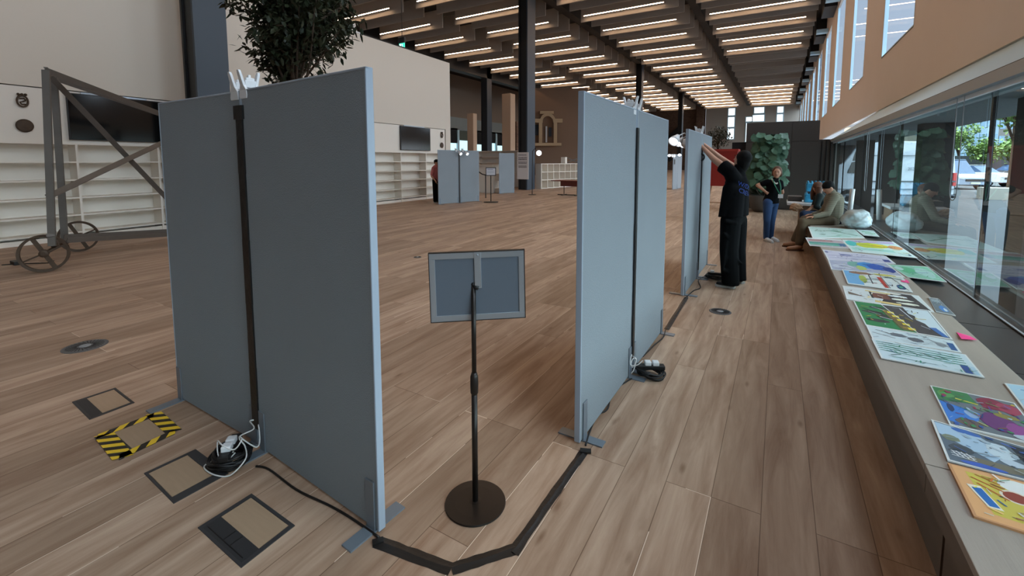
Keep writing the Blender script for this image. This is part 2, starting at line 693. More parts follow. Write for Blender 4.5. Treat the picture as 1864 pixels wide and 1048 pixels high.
def oval(y, z, label):
    m = MB().lathe([(0.12, -0.012), (0.13, 0.0), (0.105, 0.014), (0.02, 0.02)], wl(y, -0.012, z), 24, axis=-WN)
    tag(m.build('cast_plaque', M_rust, smooth=False), label, 'plaque', 'round dark cast plaques below the emblems')


oval(2.76, 2.38, 'round dark plaque under the scrolled emblem at the far left')
oval(16.19, 2.42, 'round dark plaque under the scrolled emblem right of the far television')
m = MB().lathe([(0.33, 0), (0.33, 0.05), (0.2, 0.08), (0.13, 0.42), (0.06, 0.48)], wl(11.35, 0.3, 6.28), 16)
tag(m.build('wall_uplighter', M_wplast, smooth=True), 'small white cone standing on top of the pale partition', 'lamp')
# wall-top rail
struct('trim_1', MB().wallseg(wl(-1, 0.0), wl(14.4, 0.0), 6.28, 6.33, 0.04), M_dark, 'dark capping on the pale partition', 'trim')
# exit sign
pe = W(732, 80, 19.0)
t = thing('exit_sign', 'small green running-man exit sign above the pale partition', 'sign', pe)
MB().box(pe + Vector((-0.19, -0.05, 0.03)), pe + Vector((0.17, 0.05, 0.26))).build('housing', M_black, t)
MB().tube([pe + Vector((0, 0, 0.25)), (pe.x, pe.y, 12.6)], 0.012, 6).build('rod', M_black, t)
M_exit = mat('exit_green', (30, 150, 120), 0.4, emit=(60, 190, 165), power=0.9)
M_exitw = mat('exit_white', (240, 250, 250), 0.4, emit=(235, 255, 250), power=1.2)
m = MB().box(pe + Vector((-0.16, -0.02, -0.23)), pe + Vector((0.16, 0.0, 0.03)))
pn = m.build('sign_face', M_exit, t)
m = MB()
q = pe + Vector((0, -0.024, -0.1))
m.box(q + Vector((-0.13, 0, -0.1)), q + Vector((-0.05, 0.002, 0.1)))
m.bar(q + Vector((0.03, 0, 0.03)), q + Vector((0.06, 0, -0.04)), 0.035, 0.004)
m.bar(q + Vector((0.06, 0, -0.04)), q + Vector((0.02, 0, -0.1)), 0.02, 0.004)
m.bar(q + Vector((0.05, 0, -0.04)), q + Vector((0.11, 0, -0.09)), 0.02, 0.004)
m.ball(q + Vector((0.02, 0, 0.07)), 0.02, 8)
m.build('pictogram', M_exitw, pn)

# ---- terracotta wall on the street side, with tall window slots
PX = 2.6
slots = [(14.06 + 7.42 * k, 14.06 + 7.42 * k + 3.85) for k in range(-3, 11)]
b = MB()
b.box((PX, -8.2, 3.26), (PX + 0.1, 93, 4.87))
b.box((PX, -8.2, 10.6), (PX + 0.1, 93, 12.7))
prev = -8.2
for a, c in slots:
    b.box((PX, prev, 4.87), (PX + 0.1, a, 10.6))
    prev = c
b.box((PX, prev, 4.87), (PX + 0.1, 93, 10.6))
struct('wall_right', b, M_pink, 'terracotta wall with tall slot windows')
M_slot = glass_mat('slot_glass', (0.92, 0.96, 1.0), 0.35)
for i, (a, c) in enumerate(slots):
    t = bpy.data.objects.new('window_%d' % (i + 10), None)
    COL.objects.link(t)
    t.location = (PX, (a + c) / 2, 4.87)
    t['kind'] = 'structure'
    t['category'] = 'window'
    t['label'] = 'tall slot window high in the terracotta wall'
    MB().box((PX + 0.05, a, 4.87), (PX + 0.055, c, 10.6)).build('pane', M_slot, t)
    m = MB()
    for y in (a, c):
        m.box((PX + 0.0, y - 0.03, 4.87), (PX + 0.1, y + 0.03, 10.6))
    m.box((PX + 0.0, a, 4.84), (PX + 0.1, c, 4.9))
    m.build('window_frame', M_ledge, t)
    if i % 2 and a > 40:
        MB().box((PX + 0.03, (a + c) / 2 - 0.05, 4.9), (PX + 0.07, (a + c) / 2 + 0.05, 10.6)).build('mullion', M_steel, t)
# sloping ledge between the glass front and the wall, with the shade housing under it
b = MB()
b.raw([(1.5, -6, 2.415), (PX + 0.05, -6, 3.26), (PX + 0.05, -6, 3.0), (1.66, -6, 2.36), (1.5, 18.4, 2.415), (PX + 0.05, 18.4, 3.26), (PX + 0.05, 18.4, 3.0), (1.66, 18.4, 2.36)],
      [(0, 1, 2, 3), (4, 7, 6, 5), (0, 4, 5, 1), (1, 5, 6, 2), (2, 6, 7, 3), (3, 7, 4, 0)])
struct('trim_2', b, M_ledge, 'pale sloping ledge above the glass front', 'trim')
struct('trim_3', MB().box((1.47, -6, 2.395), (1.66, 18.4, 2.415)), M_dark, 'dark strip under the ledge', 'trim')  # thin solid dark strip along the ledge
t = thing('roller_blind', 'long pale roller blind housing along the top of the glass front', 'blind', (1.5, 9, 2.3))
MB().box((1.44, -6, 2.30), (1.555, 18.3, 2.395)).build('housing', mat('blind_box', (150, 160, 166), 0.5), t)
MB().box((1.50, -6, 2.262), (1.53, 18.3, 2.30)).build('bottom_rail', M_wplast, t)
for y in (3.6, 10.6, 14.2):
    pass
for y, zb in ((10.9, 1.1), (5.85, 1.30)):
    pts = [Vector((1.47, y + 0.10 * math.sin(a), zb + 0.1 - 0.1 * math.cos(a))) for a in [(-PI / 2 + PI * i / 10) for i in range(11)]]
    pts = [Vector((1.47, y - 0.10, 2.3))] + pts + [Vector((1.47, y + 0.10, 2.3))]
    tag(MB().tube(pts, 0.004, 5).build('pull_chain', M_alu), 'thin looped blind chain hanging by the %s pane' % ('second' if y < 8 else 'third'), 'chain')

# glass front
GX = 1.58
mull = [-5.0, -1.5, 2.0, 5.5, 8.9, 12.3, 15.8, 18.4]
for i in range(len(mull) - 1):
    a, c = mull[i], mull[i + 1]
    t = bpy.data.objects.new('window_%d' % (i + 1), None)
    COL.objects.link(t)
    t.location = (GX, (a + c) / 2, 0.46)
    t['kind'] = 'structure'
    t['category'] = 'window'
    t['label'] = 'large street window pane, number %d along the bench' % (i + 1)
    MB().box((GX, a + 0.02, 0.44), (GX + 0.006, c - 0.02, 2.40)).build('pane', M_glass, t)
    m = MB()
    m.box((GX + 0.008, c - 0.022, 0.4), (GX + 0.035, c + 0.022, 2.42))
    m.build('mullion', M_frame, t)
    m = MB().box((GX - 0.03, a, 0.40), (GX + 0.09, c, 0.465))
    m.build('sill_rail', M_frame, t)
    MB().box((GX - 0.045, a, 0.462), (GX - 0.03, c, 0.468)).build('sill_bead', M_alu, t)
struct('wall_below_window', MB().box((1.56, -6, -0.2), (1.7, 18.4, 0.40)), M_cab, 'low wall under the glass front', 'wall')
# wall closing the hall at the far end of the glass, and behind the camera
struct('wall_back', MB().box((-40, -7.2, 0), (3, -7.0, 12.6)), M_cab, 'wall behind')
b = MB().box((1.12, 18.4, 0), (1.75, 18.55, 2.42))
struct('wall_corner', b, M_cab, 'dark brown wall end beside the glass', 'wall')
# ---- far end
b = MB().box((-12.4, 92, 0), (3, 92.3, 12.6))
struct('wall_far', b, mat('far_plaster', (176, 168, 156), 0.85), 'pale far wall with small windows')
struct('wall_far_left', MB().box((-42, 91.5, 0), (-12.4, 91.8, 12.6)), M_brick, 'brown brick far wall', 'wall')
M_day = mat('daylit_opening', (225, 235, 240), 0.5, emit=(225, 238, 245), power=0.85)
wn = 30
for (x0, y0, x1, y1) in ((1326, 197, 1338, 210), (1325, 213, 1337, 231), (1324, 234, 1336, 253), (1373, 195, 1391, 206), (1370, 209, 1391, 221), (1415, 194, 1426, 205), (1414, 208, 1425, 221), (1358, 213, 1369, 221), (1357, 224, 1364, 258)):
    p0, p1 = oy(x0, y1, 91.97), oy(x1, y0, 91.97)
    fr_ = struct('window_%d' % wn, MB().box((p0.x - 0.15, 91.93, p0.z - 0.15), (p1.x + 0.15, 91.99, p1.z + 0.15)), M_ledge, 'small daylit window high in the far wall', 'window')
    MB().box((p0.x, 91.9, p0.z), (p1.x, 91.94, p1.z)).build('pane', M_day, fr_)
    wn += 1
b = MB()
p0, p1 = oy(1207, 262, 91.2), oy(1239, 232, 91.2)
b.bar(p0, p1, 0.5, 0.9)
p0, p1 = oy(1207, 278, 91.2), oy(1222, 292, 91.2)
b.bar(p0, p1, 0.4, 0.8)
tag(b.build('wall_brace', M_black), 'dark diagonal steel brace on the far brick wall', 'brace')
for px in (1275,):
    p = oy(px, 200, 90.5)
    tag(MB().box((p.x - 0.6, 90.2, 0), (p.x + 0.6, 90.8, 12.3)).build('brick_pier', M_brick), 'dark brown pier where brick and pale far wall meet', 'pier')

# ---- steel columns and beams


def column(x0, x1, y0, y1, label):
    t = thing('steel_column', label, 'column', ((x0 + x1) / 2, (y0 + y1) / 2, 0), 'dark steel columns down the hall')
    fl = 0.08
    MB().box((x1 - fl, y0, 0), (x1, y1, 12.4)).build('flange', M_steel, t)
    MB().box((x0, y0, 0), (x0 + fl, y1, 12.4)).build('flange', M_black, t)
    MB().box((x0 + fl, (y0 + y1) / 2 - 0.05, 0), (x1 - fl, (y0 + y1) / 2 + 0.05, 12.4)).build('web', M_black, t)
    MB().box((x0 + fl, y0 + 0.05, 0), (x1 - fl, y0 + 0.08, 12.4)).build('recess_shade_plate', M_black, t)  # added dark sheet: black paint plus the recess's shade in one colour
    return t


column(-12.5, -11.9, 5.4, 6.13, 'nearest steel column, blue-grey on its lit side, beside the tree')
column(-13.3, -12.7, 22.8, 23.75, 'tall black and grey steel column with a white poster on it')
column(-13.3, -12.7, 47.2, 48.0, 'black steel column rising above the middle pair of panels')
column(-13.3, -12.7, 70.0, 71.0, 'black steel column above the far pair of panels beside the brick wall')
column(-28.4, -27.6, 40.6, 41.5, 'black steel column behind the white counter')
column(-28.4, -27.6, 62.2, 63.2, 'black steel column right of the stone arch')
# poster on the column
t = thing('column_poster', 'narrow white printed poster fixed to the tall black column', 'poster', (-12.85, 22.7, 0.65))
pa, pb = oy(941.5, 326, 22.7), oy(962, 277, 22.7)
MB().box((pa.x, 22.69, pa.z), (pb.x, 22.72, pb.z)).build('sheet', mat('poster_white', (222, 216, 214), 0.5), t)
m = MB()
wv, hv = pb.x - pa.x, pb.z - pa.z
for v0, v1, cnt in ((0.885, 0.92, 9), (0.78, 0.82, 5), (0.71, 0.76, 6), (0.62, 0.655, 7), (0.57, 0.605, 7), (0.48, 0.51, 8), (0.43, 0.465, 7)):
    u = 0.13
    while u < 0.85:
        w_ = R.uniform(0.04, 0.09)
        m.box((pa.x + wv * u, 22.684, pa.z + hv * v0), (pa.x + wv * min(0.86, u + w_), 22.688, pa.z + hv * v1))
        u += w_ + 0.025
m.build('print', mat('poster_ink', (120, 112, 116), 0.6), t)

tag(MB().box((-13.3, -6.9, 11.75), (-12.7, 90.1, 12.4)).build('steel_beam', M_dark), 'dark roof beam between the second and third light bays', 'beam', 'long roof beams')
tag(MB().box((-28.5, 16, 10.6), (-27.6, 91.3, 12.4)).build('steel_beam', M_black), 'black roof beam along the outer left edge of the lights', 'beam', 'long roof beams')
tag(MB().box((-5.45, -6.9, 11.7), (-4.95, 91.3, 12.3)).build('steel_beam', M_dark), 'grey roof beam left of the lights nearest the windows', 'beam', 'long roof beams')
for k in range(10):
    y = 18.3 + 7.42 * k
    tag(MB().box((1.95, y, 10.9), (PX - 0.004, y + 2.6, 12.3)).build('duct_box', M_black), 'black duct box between roof and terracotta wall, %s from the camera' % nth(k + 1), 'duct', 'black duct boxes along the terracotta wall')
    if k < 11:
        tag(MB().box((1.9, y - 1.7, 10.75), (PX - 0.004, y - 1.2, 11.0)).build('wall_bracket', M_ledge), 'pale bracket before the %s black duct box on the terracotta wall' % nth(k + 1), 'bracket', 'pale brackets along the terracotta wall')

# ---- baffles and strip lights
baf_proto = {}
strip_proto = {}
bays = [  # board x0,x1, light x0,x1, first k, label
    (-4.6, 1.7, -4.3, 1.1, 'bay beside the terracotta wall'),
    (-11.8, -5.6, -11.5, -6.4, 'bay right of the tall black column'),
    (-19.4, -13.5, -19.1, -14.1, 'bay left of the tall black column'),
    (-26.6, -20.5, -26.3, -21.4, 'outermost left bay')]
PITCH_Y = 3.77
for bi, (x0, x1, l0, l1, nm) in enumerate(bays):
    w = x1 - x0
    pb_ = MB().box((0, -0.045, 0), (w, 0.045, 1.25))
    p_b = pb_.build('ceiling_baffle', [M_baffle], world=False)
    for k in range(-10, 15):
        yL = 32.2 + PITCH_Y * k
        for half in (0, 1):
            y = yL + 0.1 + half * PITCH_Y / 2
            if y > 88 or y < -5:
                continue
            o = p_b if not baf_proto.get(bi) else p_b.copy()
            if o is not p_b:
                COL.objects.link(o)
            baf_proto[bi] = True
            dx = 0.0
            o.location = (x0 + dx, y, ZL - (0.10 if half else 0.30))
            tag(o, 'grey felt baffle, %s from the far end, %s' % (nth(int(round((87.5 - y) / (PITCH_Y / 2))) + 1), nm), 'baffle', 'ceiling baffles in the %s' % nm)
        if bi == 0 and 4 <= k <= 8:
            continue
        if yL > 87 or yL < -4:
            continue
        key = bi
        if key not in strip_proto:
            q = MB().box((0, -0.04, -0.018), (l1 - l0, 0.0, 0.018))
            q.m = [1, 0, 0, 1, 1, 1]                 # housing; lit underside and front
            q.m[0] = 0
            q.m[2] = 0
            q.m[1] = 1
            q.mi = 1
            for xb in (0.4, (l1 - l0) / 2, l1 - l0 - 0.4):
                q.box((xb - 0.02, 0.0, -0.015), (xb + 0.02, 0.218, 0.015))
            o = q.build('strip_light', [M_strip, M_baffle_edge], world=False)
            strip_proto[key] = o
        else:
            o = strip_proto[key].copy()
            COL.objects.link(o)
        o.location = (l0, yL - 0.16, ZL)
        tag(o, 'lit linear ceiling lamp, %s from the far end, %s' % (nth(15 - k), nm), 'lamp', 'linear lamps in the %s' % nm)

# ================================================================== FAR LEFT BACKGROUND
M_brown = mat('brown_plaster', (146, 128, 112), 0.9)
struct('wall_side', MB().box((-42.3, 16, 0), (-42, 92, 12.6)), M_brown, 'brown far side wall')
XW = -36.0
t = bpy.data.objects.new('window_50', None)
COL.objects.link(t)
t['kind'] = 'structure'
t['category'] = 'window'
t['label'] = 'band of far windows with black blinds'


def ox(x, y, X):
    d = ray(x, y)
    return EY + d * (X / d.x)


def xbox(x0, y0, x1, y1, X, th, name, m, parent=None):
    """a slab in the plane x = X spanning two photo points"""
    a, c = ox(x0, y1, X), ox(x1, y0, X)
    z0, z1 = (a.z + ox(x1, y1, X).z) / 2, (c.z + ox(x0, y0, X).z) / 2
    return MB().box((X - th, a.y, z0), (X, c.y, z1)).build(name, m, parent)


struct('wall_side_upper', MB().box((-36.4, 30, 7.3), (-36.0, 91.5, 12.6)), M_brown, 'brown wall over the far windows', 'wall')
struct('wall_side_band', MB().box((-36.4, 30, 5.7), (-36.0, 91.5, 7.3)), mat('pale_band', (150, 156, 152), 0.8), 'pale band over the far windows', 'wall')
struct('wall_side_low', MB().box((-36.4, 30, 0), (-36.0, 91.5, 2.9)), M_white, 'pale wall under the far windows', 'wall')
ys = [44.0, 46.2, 49.6, 52.2, 55.2, 58.6, 62, 66, 70]
for i in range(len(ys) - 1):
    a, c = ys[i] + 0.15, ys[i + 1] - 0.15
    MB().box((-36.2, a, 2.9), (-36.1, c, 4.4)).build('pane', mat('far_daylight', (190, 225, 230), 0.4, emit=(185, 225, 232), power=0.7), t)
    if i not in (1,):
        MB().box((-36.1, a - 0.1, 4.3 if i % 2 else 4.0), (-36.0, c + 0.1, 5.9)).build('blind', mat('black_blind', (24, 26, 28), 0.8), t)
for y in ys:
    MB().box((-36.15, y - 0.2, 2.9), (-35.9, y + 0.2, 5.7)).build('mullion', M_ledge, t)
# plaster columns
p = W(860, 300, 41)
tag(MB().box((p.x - 0.35, p.y - 0.3, 0), (p.x + 0.35, p.y + 0.3, 6.0)).build('plaster_column', M_tan, bevel=0.05), 'tan lit column standing left of the black column behind the counter', 'column')
p = W(926, 300, 44)
tag(MB().box((p.x - 0.5, p.y - 0.45, 0), (p.x + 0.5, p.y + 0.45, 8.2)).build('plaster_column', M_tan, bevel=0.05), 'broad brown plaster column left of the tall black column', 'column')
p = W(938, 300, 47)
tag(MB().box((p.x - 0.35, p.y - 0.3, 0), (p.x + 0.35, p.y + 0.3, 5.8)).build('brick_pier', M_brick), 'narrow brick pier between the brown column and the tall black column', 'pier')
p = W(1037, 300, 60)
tag(MB().box((p.x - 0.5, p.y - 0.4, 0), (p.x + 0.7, p.y + 0.4, 7.2)).build('plaster_column', M_tan), 'pale column just right of the stone arch', 'column')
# stone arch screen in the far background
D_ = 53.0


def aw(x, y):
    return W(x, y, D_)


t = thing('stone_arch_screen', 'carved stone screen with a round arch on small columns, far behind the white cubes', 'arch', W(1008, 293, 53))
ax = RT
M_stone = mat('tan_stone', (196, 170, 136), 0.85)


def abox(x0, y0, x1, y1, name, m, par=t, th=0.5, dd=0.0):
    a, c = W(x0, y1, D_ - dd), W(x1, y0, D_ - dd)
    w_ = (c - a).dot(RT)
    return MB().hexa_from(a, RT * w_, Vector((FW.x, FW.y, 0)).normalized() * th, abs(c.z - a.z), name, m, par)


def hexa_from(s, a, u, v, h, name, m, par):
    z = Vector((0, 0, h))
    s.hexa([a, a + u, a + u + v, a + v, a + z, a + u + z, a + u + v + z, a + v + z])
    return s.build(name, m, par)


MB.hexa_from = hexa_from
abox(972, 260, 1022, 265, 'ledge', M_stone, dd=0.4)
for xa, xb in ((981, 987), (1008, 1014)):
    abox(xa, 222, xb, 260, 'pillar', M_stone)
abox(972, 216, 988, 223, 'cornice', M_stone, dd=0.2)
abox(1007, 216, 1024, 223, 'cornice', M_stone, dd=0.2)
abox(983, 202, 1008, 207, 'cornice', M_stone, dd=0.2)
m = MB()
for i in range(14):
    a0, a1 = PI * i / 14, PI * (i + 1) / 14
    c_ = aw(997, 222)
    k0 = 0.62
    for rr in ((0.62, 0.95),):
        pts = []
        for a_ in (a0, a1):
            for r_ in rr:
                pts.append(c_ + RT * math.cos(a_) * r_ + Vector((0, 0, math.sin(a_) * r_ * 1.15)))
        f_ = Vector((FW.x, FW.y, 0)).normalized() * 0.4
        m.hexa([pts[0], pts[1], pts[3], pts[2], pts[0] + f_, pts[1] + f_, pts[3] + f_, pts[2] + f_])
m.build('arch', M_stone, t)
abox(990, 206, 1007, 260, 'niche', M_brown, th=0.1, dd=-0.9)
abox(993, 230, 996, 259, 'white_post', M_wplast, th=0.1, dd=-0.6)
abox(999, 232, 1004, 248, 'grey_panel', M_steel, th=0.1, dd=-0.6)
abox(974, 227, 980, 246, 'grey_panel', M_steel, th=0.1, dd=-0.6)
# brown wall under and behind the arch
p0, p1 = W(968, 293, 54), W(1068, 293, 54)
b = MB().hexa([Vector((p0.x, p0.y, 0)), Vector((p1.x, p1.y, 0)), Vector((p1.x, p1.y + 0.5, 0)), Vector((p0.x, p0.y + 0.5, 0)),
               Vector((p0.x, p0.y, 10.4)), Vector((p1.x, p1.y, 10.4)), Vector((p1.x, p1.y + 0.5, 10.4)), Vector((p0.x, p0.y + 0.5, 10.4))])
b = MB()
b.wallseg(p0, p1, 0, 10.4, 0.5)
struct('wall_arch', b, mat('umber_plaster', (138, 112, 92), 0.9), 'brown wall behind the stone arch', 'wall')
# counters, shelves
t = thing('white_counter', 'white reception counter with a stepped shelf end, behind the small sign on a stand', 'counter', (-13.1, 20, 0))
MB().box((-14.9, 19.6, 0), (-12.98, 20.3, 1.45)).build('body', M_shelf, t)
MB().box((-15.0, 19.5, 1.45), (-12.93, 20.4, 1.5)).build('top', M_shelf, t)
MB().box((-12.98, 19.75, 0.66), (-12.58, 20.2, 1.02)).build('step', M_shelf, t)
MB().box((-12.98, 19.75, 0.0), (-12.62, 20.2, 0.25)).build('step', M_shelf, t)
t = thing('tall_shelf', 'white shelving standing behind the reception counter', 'shelves', (-15.5, 25, 0))
MB().box((-19.5, 25.3, 0), (-14.2, 25.4, 2.35)).build('back_panel', M_shelf, t)
for z in (0.9, 1.55, 1.95, 2.33):
    MB().box((-19.5, 24.9, z), (-14.2, 25.3, z + 0.04)).build('shelf', M_shelf, t)
for x in (-19.5, -17.7, -16.0, -14.24):
    MB().box((x, 24.9, 0), (x + 0.04, 25.3, 2.33)).build('divider', M_shelf, t)
t = thing('cube_shelving', 'low white cube shelving beyond the tall black column', 'shelves', (-12, 27, 0))
C0, C1 = Vector((-12.35, 23.9, 0)), Vector((-10.9, 31.0, 0))
dC = (C1 - C0)
m = MB().wallseg(C0, C1, 0, 1.5, 0.03)
m.v = [v + Vector((-0.4, 0.08, 0)) for v in m.v]
m.build('back_panel', M_shelf, t)
for z in (0.02, 0.52, 1.0, 1.5):
    MB().wallseg(C0, C1, z, z + 0.04, 0.4).build('shelf', M_shelf, t)
for i in range(13):
    a = C0 + dC * (i / 12)
    MB().wallseg(a, a + dC.normalized() * 0.04, 0, 1.5, 0.4).build('divider', M_shelf, t)
t = thing('laptop_stand', 'small white items and a wire stand on top of the cube shelving', 'stand', (-11.8, 27, 1.55))
MB().box((-12.3, 26.6, 1.55), (-12.0, 26.9, 1.95)).build('box', M_shelf, t)
MB().bar((-12.2, 27.2, 1.56), (-11.8, 28.6, 1.95), 0.04, 0.04).bar((-12.2, 27.2, 1.95), (-11.8, 28.4, 1.56), 0.04, 0.04).build('wire_frame', M_stand, t)
# red-brown table
t = thing('side_table', 'small red-brown table with splayed metal legs on the far floor', 'table', (-9.0, 20.3, 0))
M_red = mat('red_brown_wood', (104, 44, 36), 0.5)
MB().box((-9.75, 19.9, 0.70), (-8.2, 20.8, 0.74)).build('tabletop', M_red, t)
MB().box((-9.3, 20.1, 0.45), (-8.4, 20.6, 0.70)).build('drawer', M_red, t)
for x in (-9.2, -8.5):
    MB().tube([(x, 20.3, 0.45), (x, 20.3, 0.06)], 0.02, 8).build('leg', M_stand, t)
    MB().bar((x - 0.35, 20.3, 0.02), (x + 0.35, 20.3, 0.02), 0.04, 0.04).bar((x, 20.0, 0.02), (x, 20.6, 0.02), 0.04, 0.04).build('foot', M_stand, t)


# ================================================================== DISPLAY PANELS
def display_panel(A, B, side, label, group, feet=(0.06, 0.94), H=2.07, foot_len=0.62):
    A, B = Vector((A[0], A[1], 0)), Vector((B[0], B[1], 0))
    d = (B - A).normalized()
    L = (B - A).length
    n = Vector((-d.y, d.x, 0)) * side          # away from the visible face
    t = thing('display_panel', label, 'panel', (A + B) / 2, group)
    m = MB().wallseg(A + d * 0.012, B - d * 0.012, 0.015, H - 0.012, 0.034, side)
    m.build('fabric_board', M_panel, t)
    m = MB()
    m.wallseg(A - n * 0.002, A + d * 0.012 - n * 0.002, 0.01, H, 0.038, side)
    m.wallseg(B - d * 0.012 - n * 0.002, B - n * 0.002, 0.01, H, 0.038, side)
    m.wallseg(A - n * 0.002, B - n * 0.002, H - 0.012, H, 0.038, side)
    m.build('edge_trim', M_edge, t, bevel=0.004)
    for f in feet:
        c = A + d * L * f
        m = MB()
        m.wallseg(c - d * 0.03 - n * 0.008, c + d * 0.03 - n * 0.008, 0.008, 0.24, 0.006, side)
        m.wallseg(c - d * 0.03 + n * 0.036, c + d * 0.03 + n * 0.036, 0.008, 0.24, 0.006, side)
        ft = m.build('foot_clamp', M_foot, t, bevel=0.002)
        m = MB().bar(c + n * 0.017 - n * foot_len * 0.42 + Vector((0, 0, 0.004)), c + n * 0.017 + n * foot_len * 0.42 + Vector((0, 0, 0.004)), 0.065, 0.008)
        m.build('foot_bar', M_foot, ft)
    return t


G = 'freestanding grey display panels'
dp_ = display_panel((-3.62, 1.40), (-2.592, 1.385), 1, 'left grey board of the nearest pair, dent in its fabric, beside the taped floor boxes', G, feet=(0.04, 0.96), foot_len=0.5)
dc_ = oy(412, 543, 1.392)
MB().ball(dc_, 0.034, 14, sc=(1.1, 0.10, 0.8)).build('fabric_dent', M_panel, dp_, smooth=True)
display_panel((-2.568, 1.375), (-1.485, 1.30), 1, 'right grey board of the nearest pair, its free edge ending at the black floor tape', G, feet=(0.05, 0.95), foot_len=0.36)
display_panel((-0.95, 2.35), (-0.938, 3.37), 1, 'grey board of the middle pair nearer the camera, right of the sign stand', G, feet=(0.07, 0.96), foot_len=0.34)
display_panel((-0.937, 3.39), (-0.925, 4.42), 1, 'farther grey board of the middle pair', G, feet=(0.05, 0.95), foot_len=0.34)
display_panel((-0.955, 5.72), (-0.95, 6.755), 1, 'nearer board of the pair where the man in black reaches up', G, feet=(0.08, 0.96), foot_len=0.4)
display_panel((-0.949, 6.775), (-0.945, 7.78), 1, 'farther board of the pair, right behind the reaching hand of the man in black', G, feet=(0.05, 0.95), foot_len=0.4)
fa, fb = oz(798, 372), oz(866, 367)
fa.z = fb.z = 0
fm = Vector((-11.13, 14.2, 0))
display_panel((-11.38, 13.35), (-11.14, 14.33), 1, 'left board of the far grey pair in front of the white shelving', G, H=2.12)
display_panel((-11.13, 14.37), (-10.87, 15.35), 1, 'right board of the far grey pair in front of the white shelving', G, H=2.12)
display_panel((-12.46, 19.4), (-12.15, 20.4), 1, 'single grey panel immediately left of the black column with the poster', G, H=2.1)
display_panel((-5.35, 27.2), (-5.30, 28.25), 1, 'nearer board of the small distant pair seen edge-on left of the lit lamps', G)
display_panel((-5.30, 28.3), (-5.25, 29.3), 1, 'farther board of the small distant pair seen edge-on', G)
# a small picture on the distant pair
tag(MB().box((-5.34, 27.35, 1.5), (-5.325, 27.65, 1.8)).build('pinned_picture', M_black), 'tiny dark picture pinned to the distant edge-on pair', 'picture')


# black tape / duct covering the seam with two white lamp cables above it
def seam_cover(A, side, z0, z1, label, w=0.05, cuff=True, n=None):
    A = Vector((A[0], A[1], 0))
    t = thing('cable_cover', label, 'cable cover', A + Vector((0, 0, z0)), 'black covers over the panel seams')
    d = Vector((1, 0, 0)) if n.y else Vector((0, 1, 0))
    m = MB()
    N = 10
    for i in range(N):
        za, zb = z0 + (z1 - z0) * i / N, z0 + (z1 - z0) * (i + 1) / N
        wa = w + 0.003 * math.sin(i * 1.7)
        m.box(A + d * (-wa / 2) + n * 0.0 + Vector((0, 0, za)), A + d * (wa / 2) + n * 0.012 + Vector((0, 0, zb)))
    m.build('strip', M_tape, t)
    if cuff:
        MB().box(A + d * (-w * 0.7) + Vector((0, 0, z1 - 0.075)), A + d * (w * 0.7) + n * 0.016 + Vector((0, 0, z1))).build('tape_cuff', M_tape, t)


seam_cover((-2.58, 1.377), 1, 0.12, 1.985, 'broad black tape down the seam of the nearest panel pair', 0.062, True, Vector((0, -1, 0)))
seam_cover((-0.935, 3.38), 1, 0.12, 1.93, 'black tape down the seam of the middle panel pair', 0.045, False, Vector((1, 0, 0)))
seam_cover((-0.945, 6.765), 1, 0.12, 1.85, 'black tape down the seam of the pair beside the man in black', 0.04, False, Vector((1, 0, 0)))
seam_cover((-11.13, 14.35), 1, 0.0, 2.05, 'thin black tape down the seam of the far pair by the shelving', 0.07, False, Vector((1, 0, 0)))


# clip-on lamps on the panel tops: body clipped over the edge, lamp head on the far side
def clip_lamp(c, d, n, label, lit=True, s=1.0, swing=0.25):
    """c: top of panel edge; d: along the panel; n: towards the hidden side where the head hangs"""
    c, d, n = Vector(c), Vector(d).normalized(), Vector(n).normalized()
    z = Vector((0, 0, 1))
    t = thing('clip_lamp', label, 'lamp', c, 'white clip-on spot lamps on the panels')
    # paddle on the visible side, tapering up into a pinch grip
    for sgn, off in ((-1, 0.010), (1, 0.048)):
        m = MB()
        o = c + n * (off if sgn > 0 else -off)
        q = n * 0.007
        sec = [(-0.050, 0.036), (-0.035, 0.040), (-0.005, 0.036), (0.02, 0.018), (0.085, 0.013), (0.10, 0.008)]
        vs, fs = [], []
        for zz, hw in sec:
            lean = n * (sgn * max(0, zz) * 0.24)
            for a_, b_ in ((-1, -1), (1, -1), (1, 1), (-1, 1)):
                vs.append(o + d * hw * s * a_ + q * b_ + z * zz * s + lean)
        for i in range(len(sec) - 1):
            for j in range(4):
                fs.append((i * 4 + j, i * 4 + (j + 1) % 4, i * 4 + 4 + (j + 1) % 4, i * 4 + 4 + j))
        fs += [(3, 2, 1, 0), tuple(len(vs) - 4 + i for i in range(4))]
        m.raw(vs, fs)
        m.build('clip_jaw', M_wplast, t, bevel=0.002)
    m = MB()
    m.bar(c - n * 0.008 + z * 0.03, c + n * 0.052 + z * 0.03, 0.028 * s, 0.04 * s)
    m.bar(c + n * 0.0 + z * 0.055, c + n * 0.046 + z * 0.055, 0.02 * s, 0.02 * s)
    m.build('hinge', M_wplast, t, bevel=0.003)
    e = c + n * 0.055 + z * 0.02
    h = c + n * 0.20 + d * swing * 0.3 - z * 0.12
    MB().tube([e, e + n * 0.06 - z * 0.01, h + z * 0.05], 0.010 * s, 8).build('arm', M_wplast, t, smooth=True)
    ax_ = (n * 0.75 - z * 0.55 + d * 0.1).normalized()
    m = MB().lathe([(0.025 * s, -0.07), (0.035 * s, -0.06), (0.06 * s, 0.0), (0.068 * s, 0.06), (0.062 * s, 0.06), (0.05 * s, 0.02)], h, 18, axis=ax_)
    sh = m.build('shade', M_wplast, t, smooth=True)
    MB().ball(h + ax_ * 0.045, 0.048 * s, 12).build('bulb', M_bulb if lit else M_wplast, sh, smooth=True)


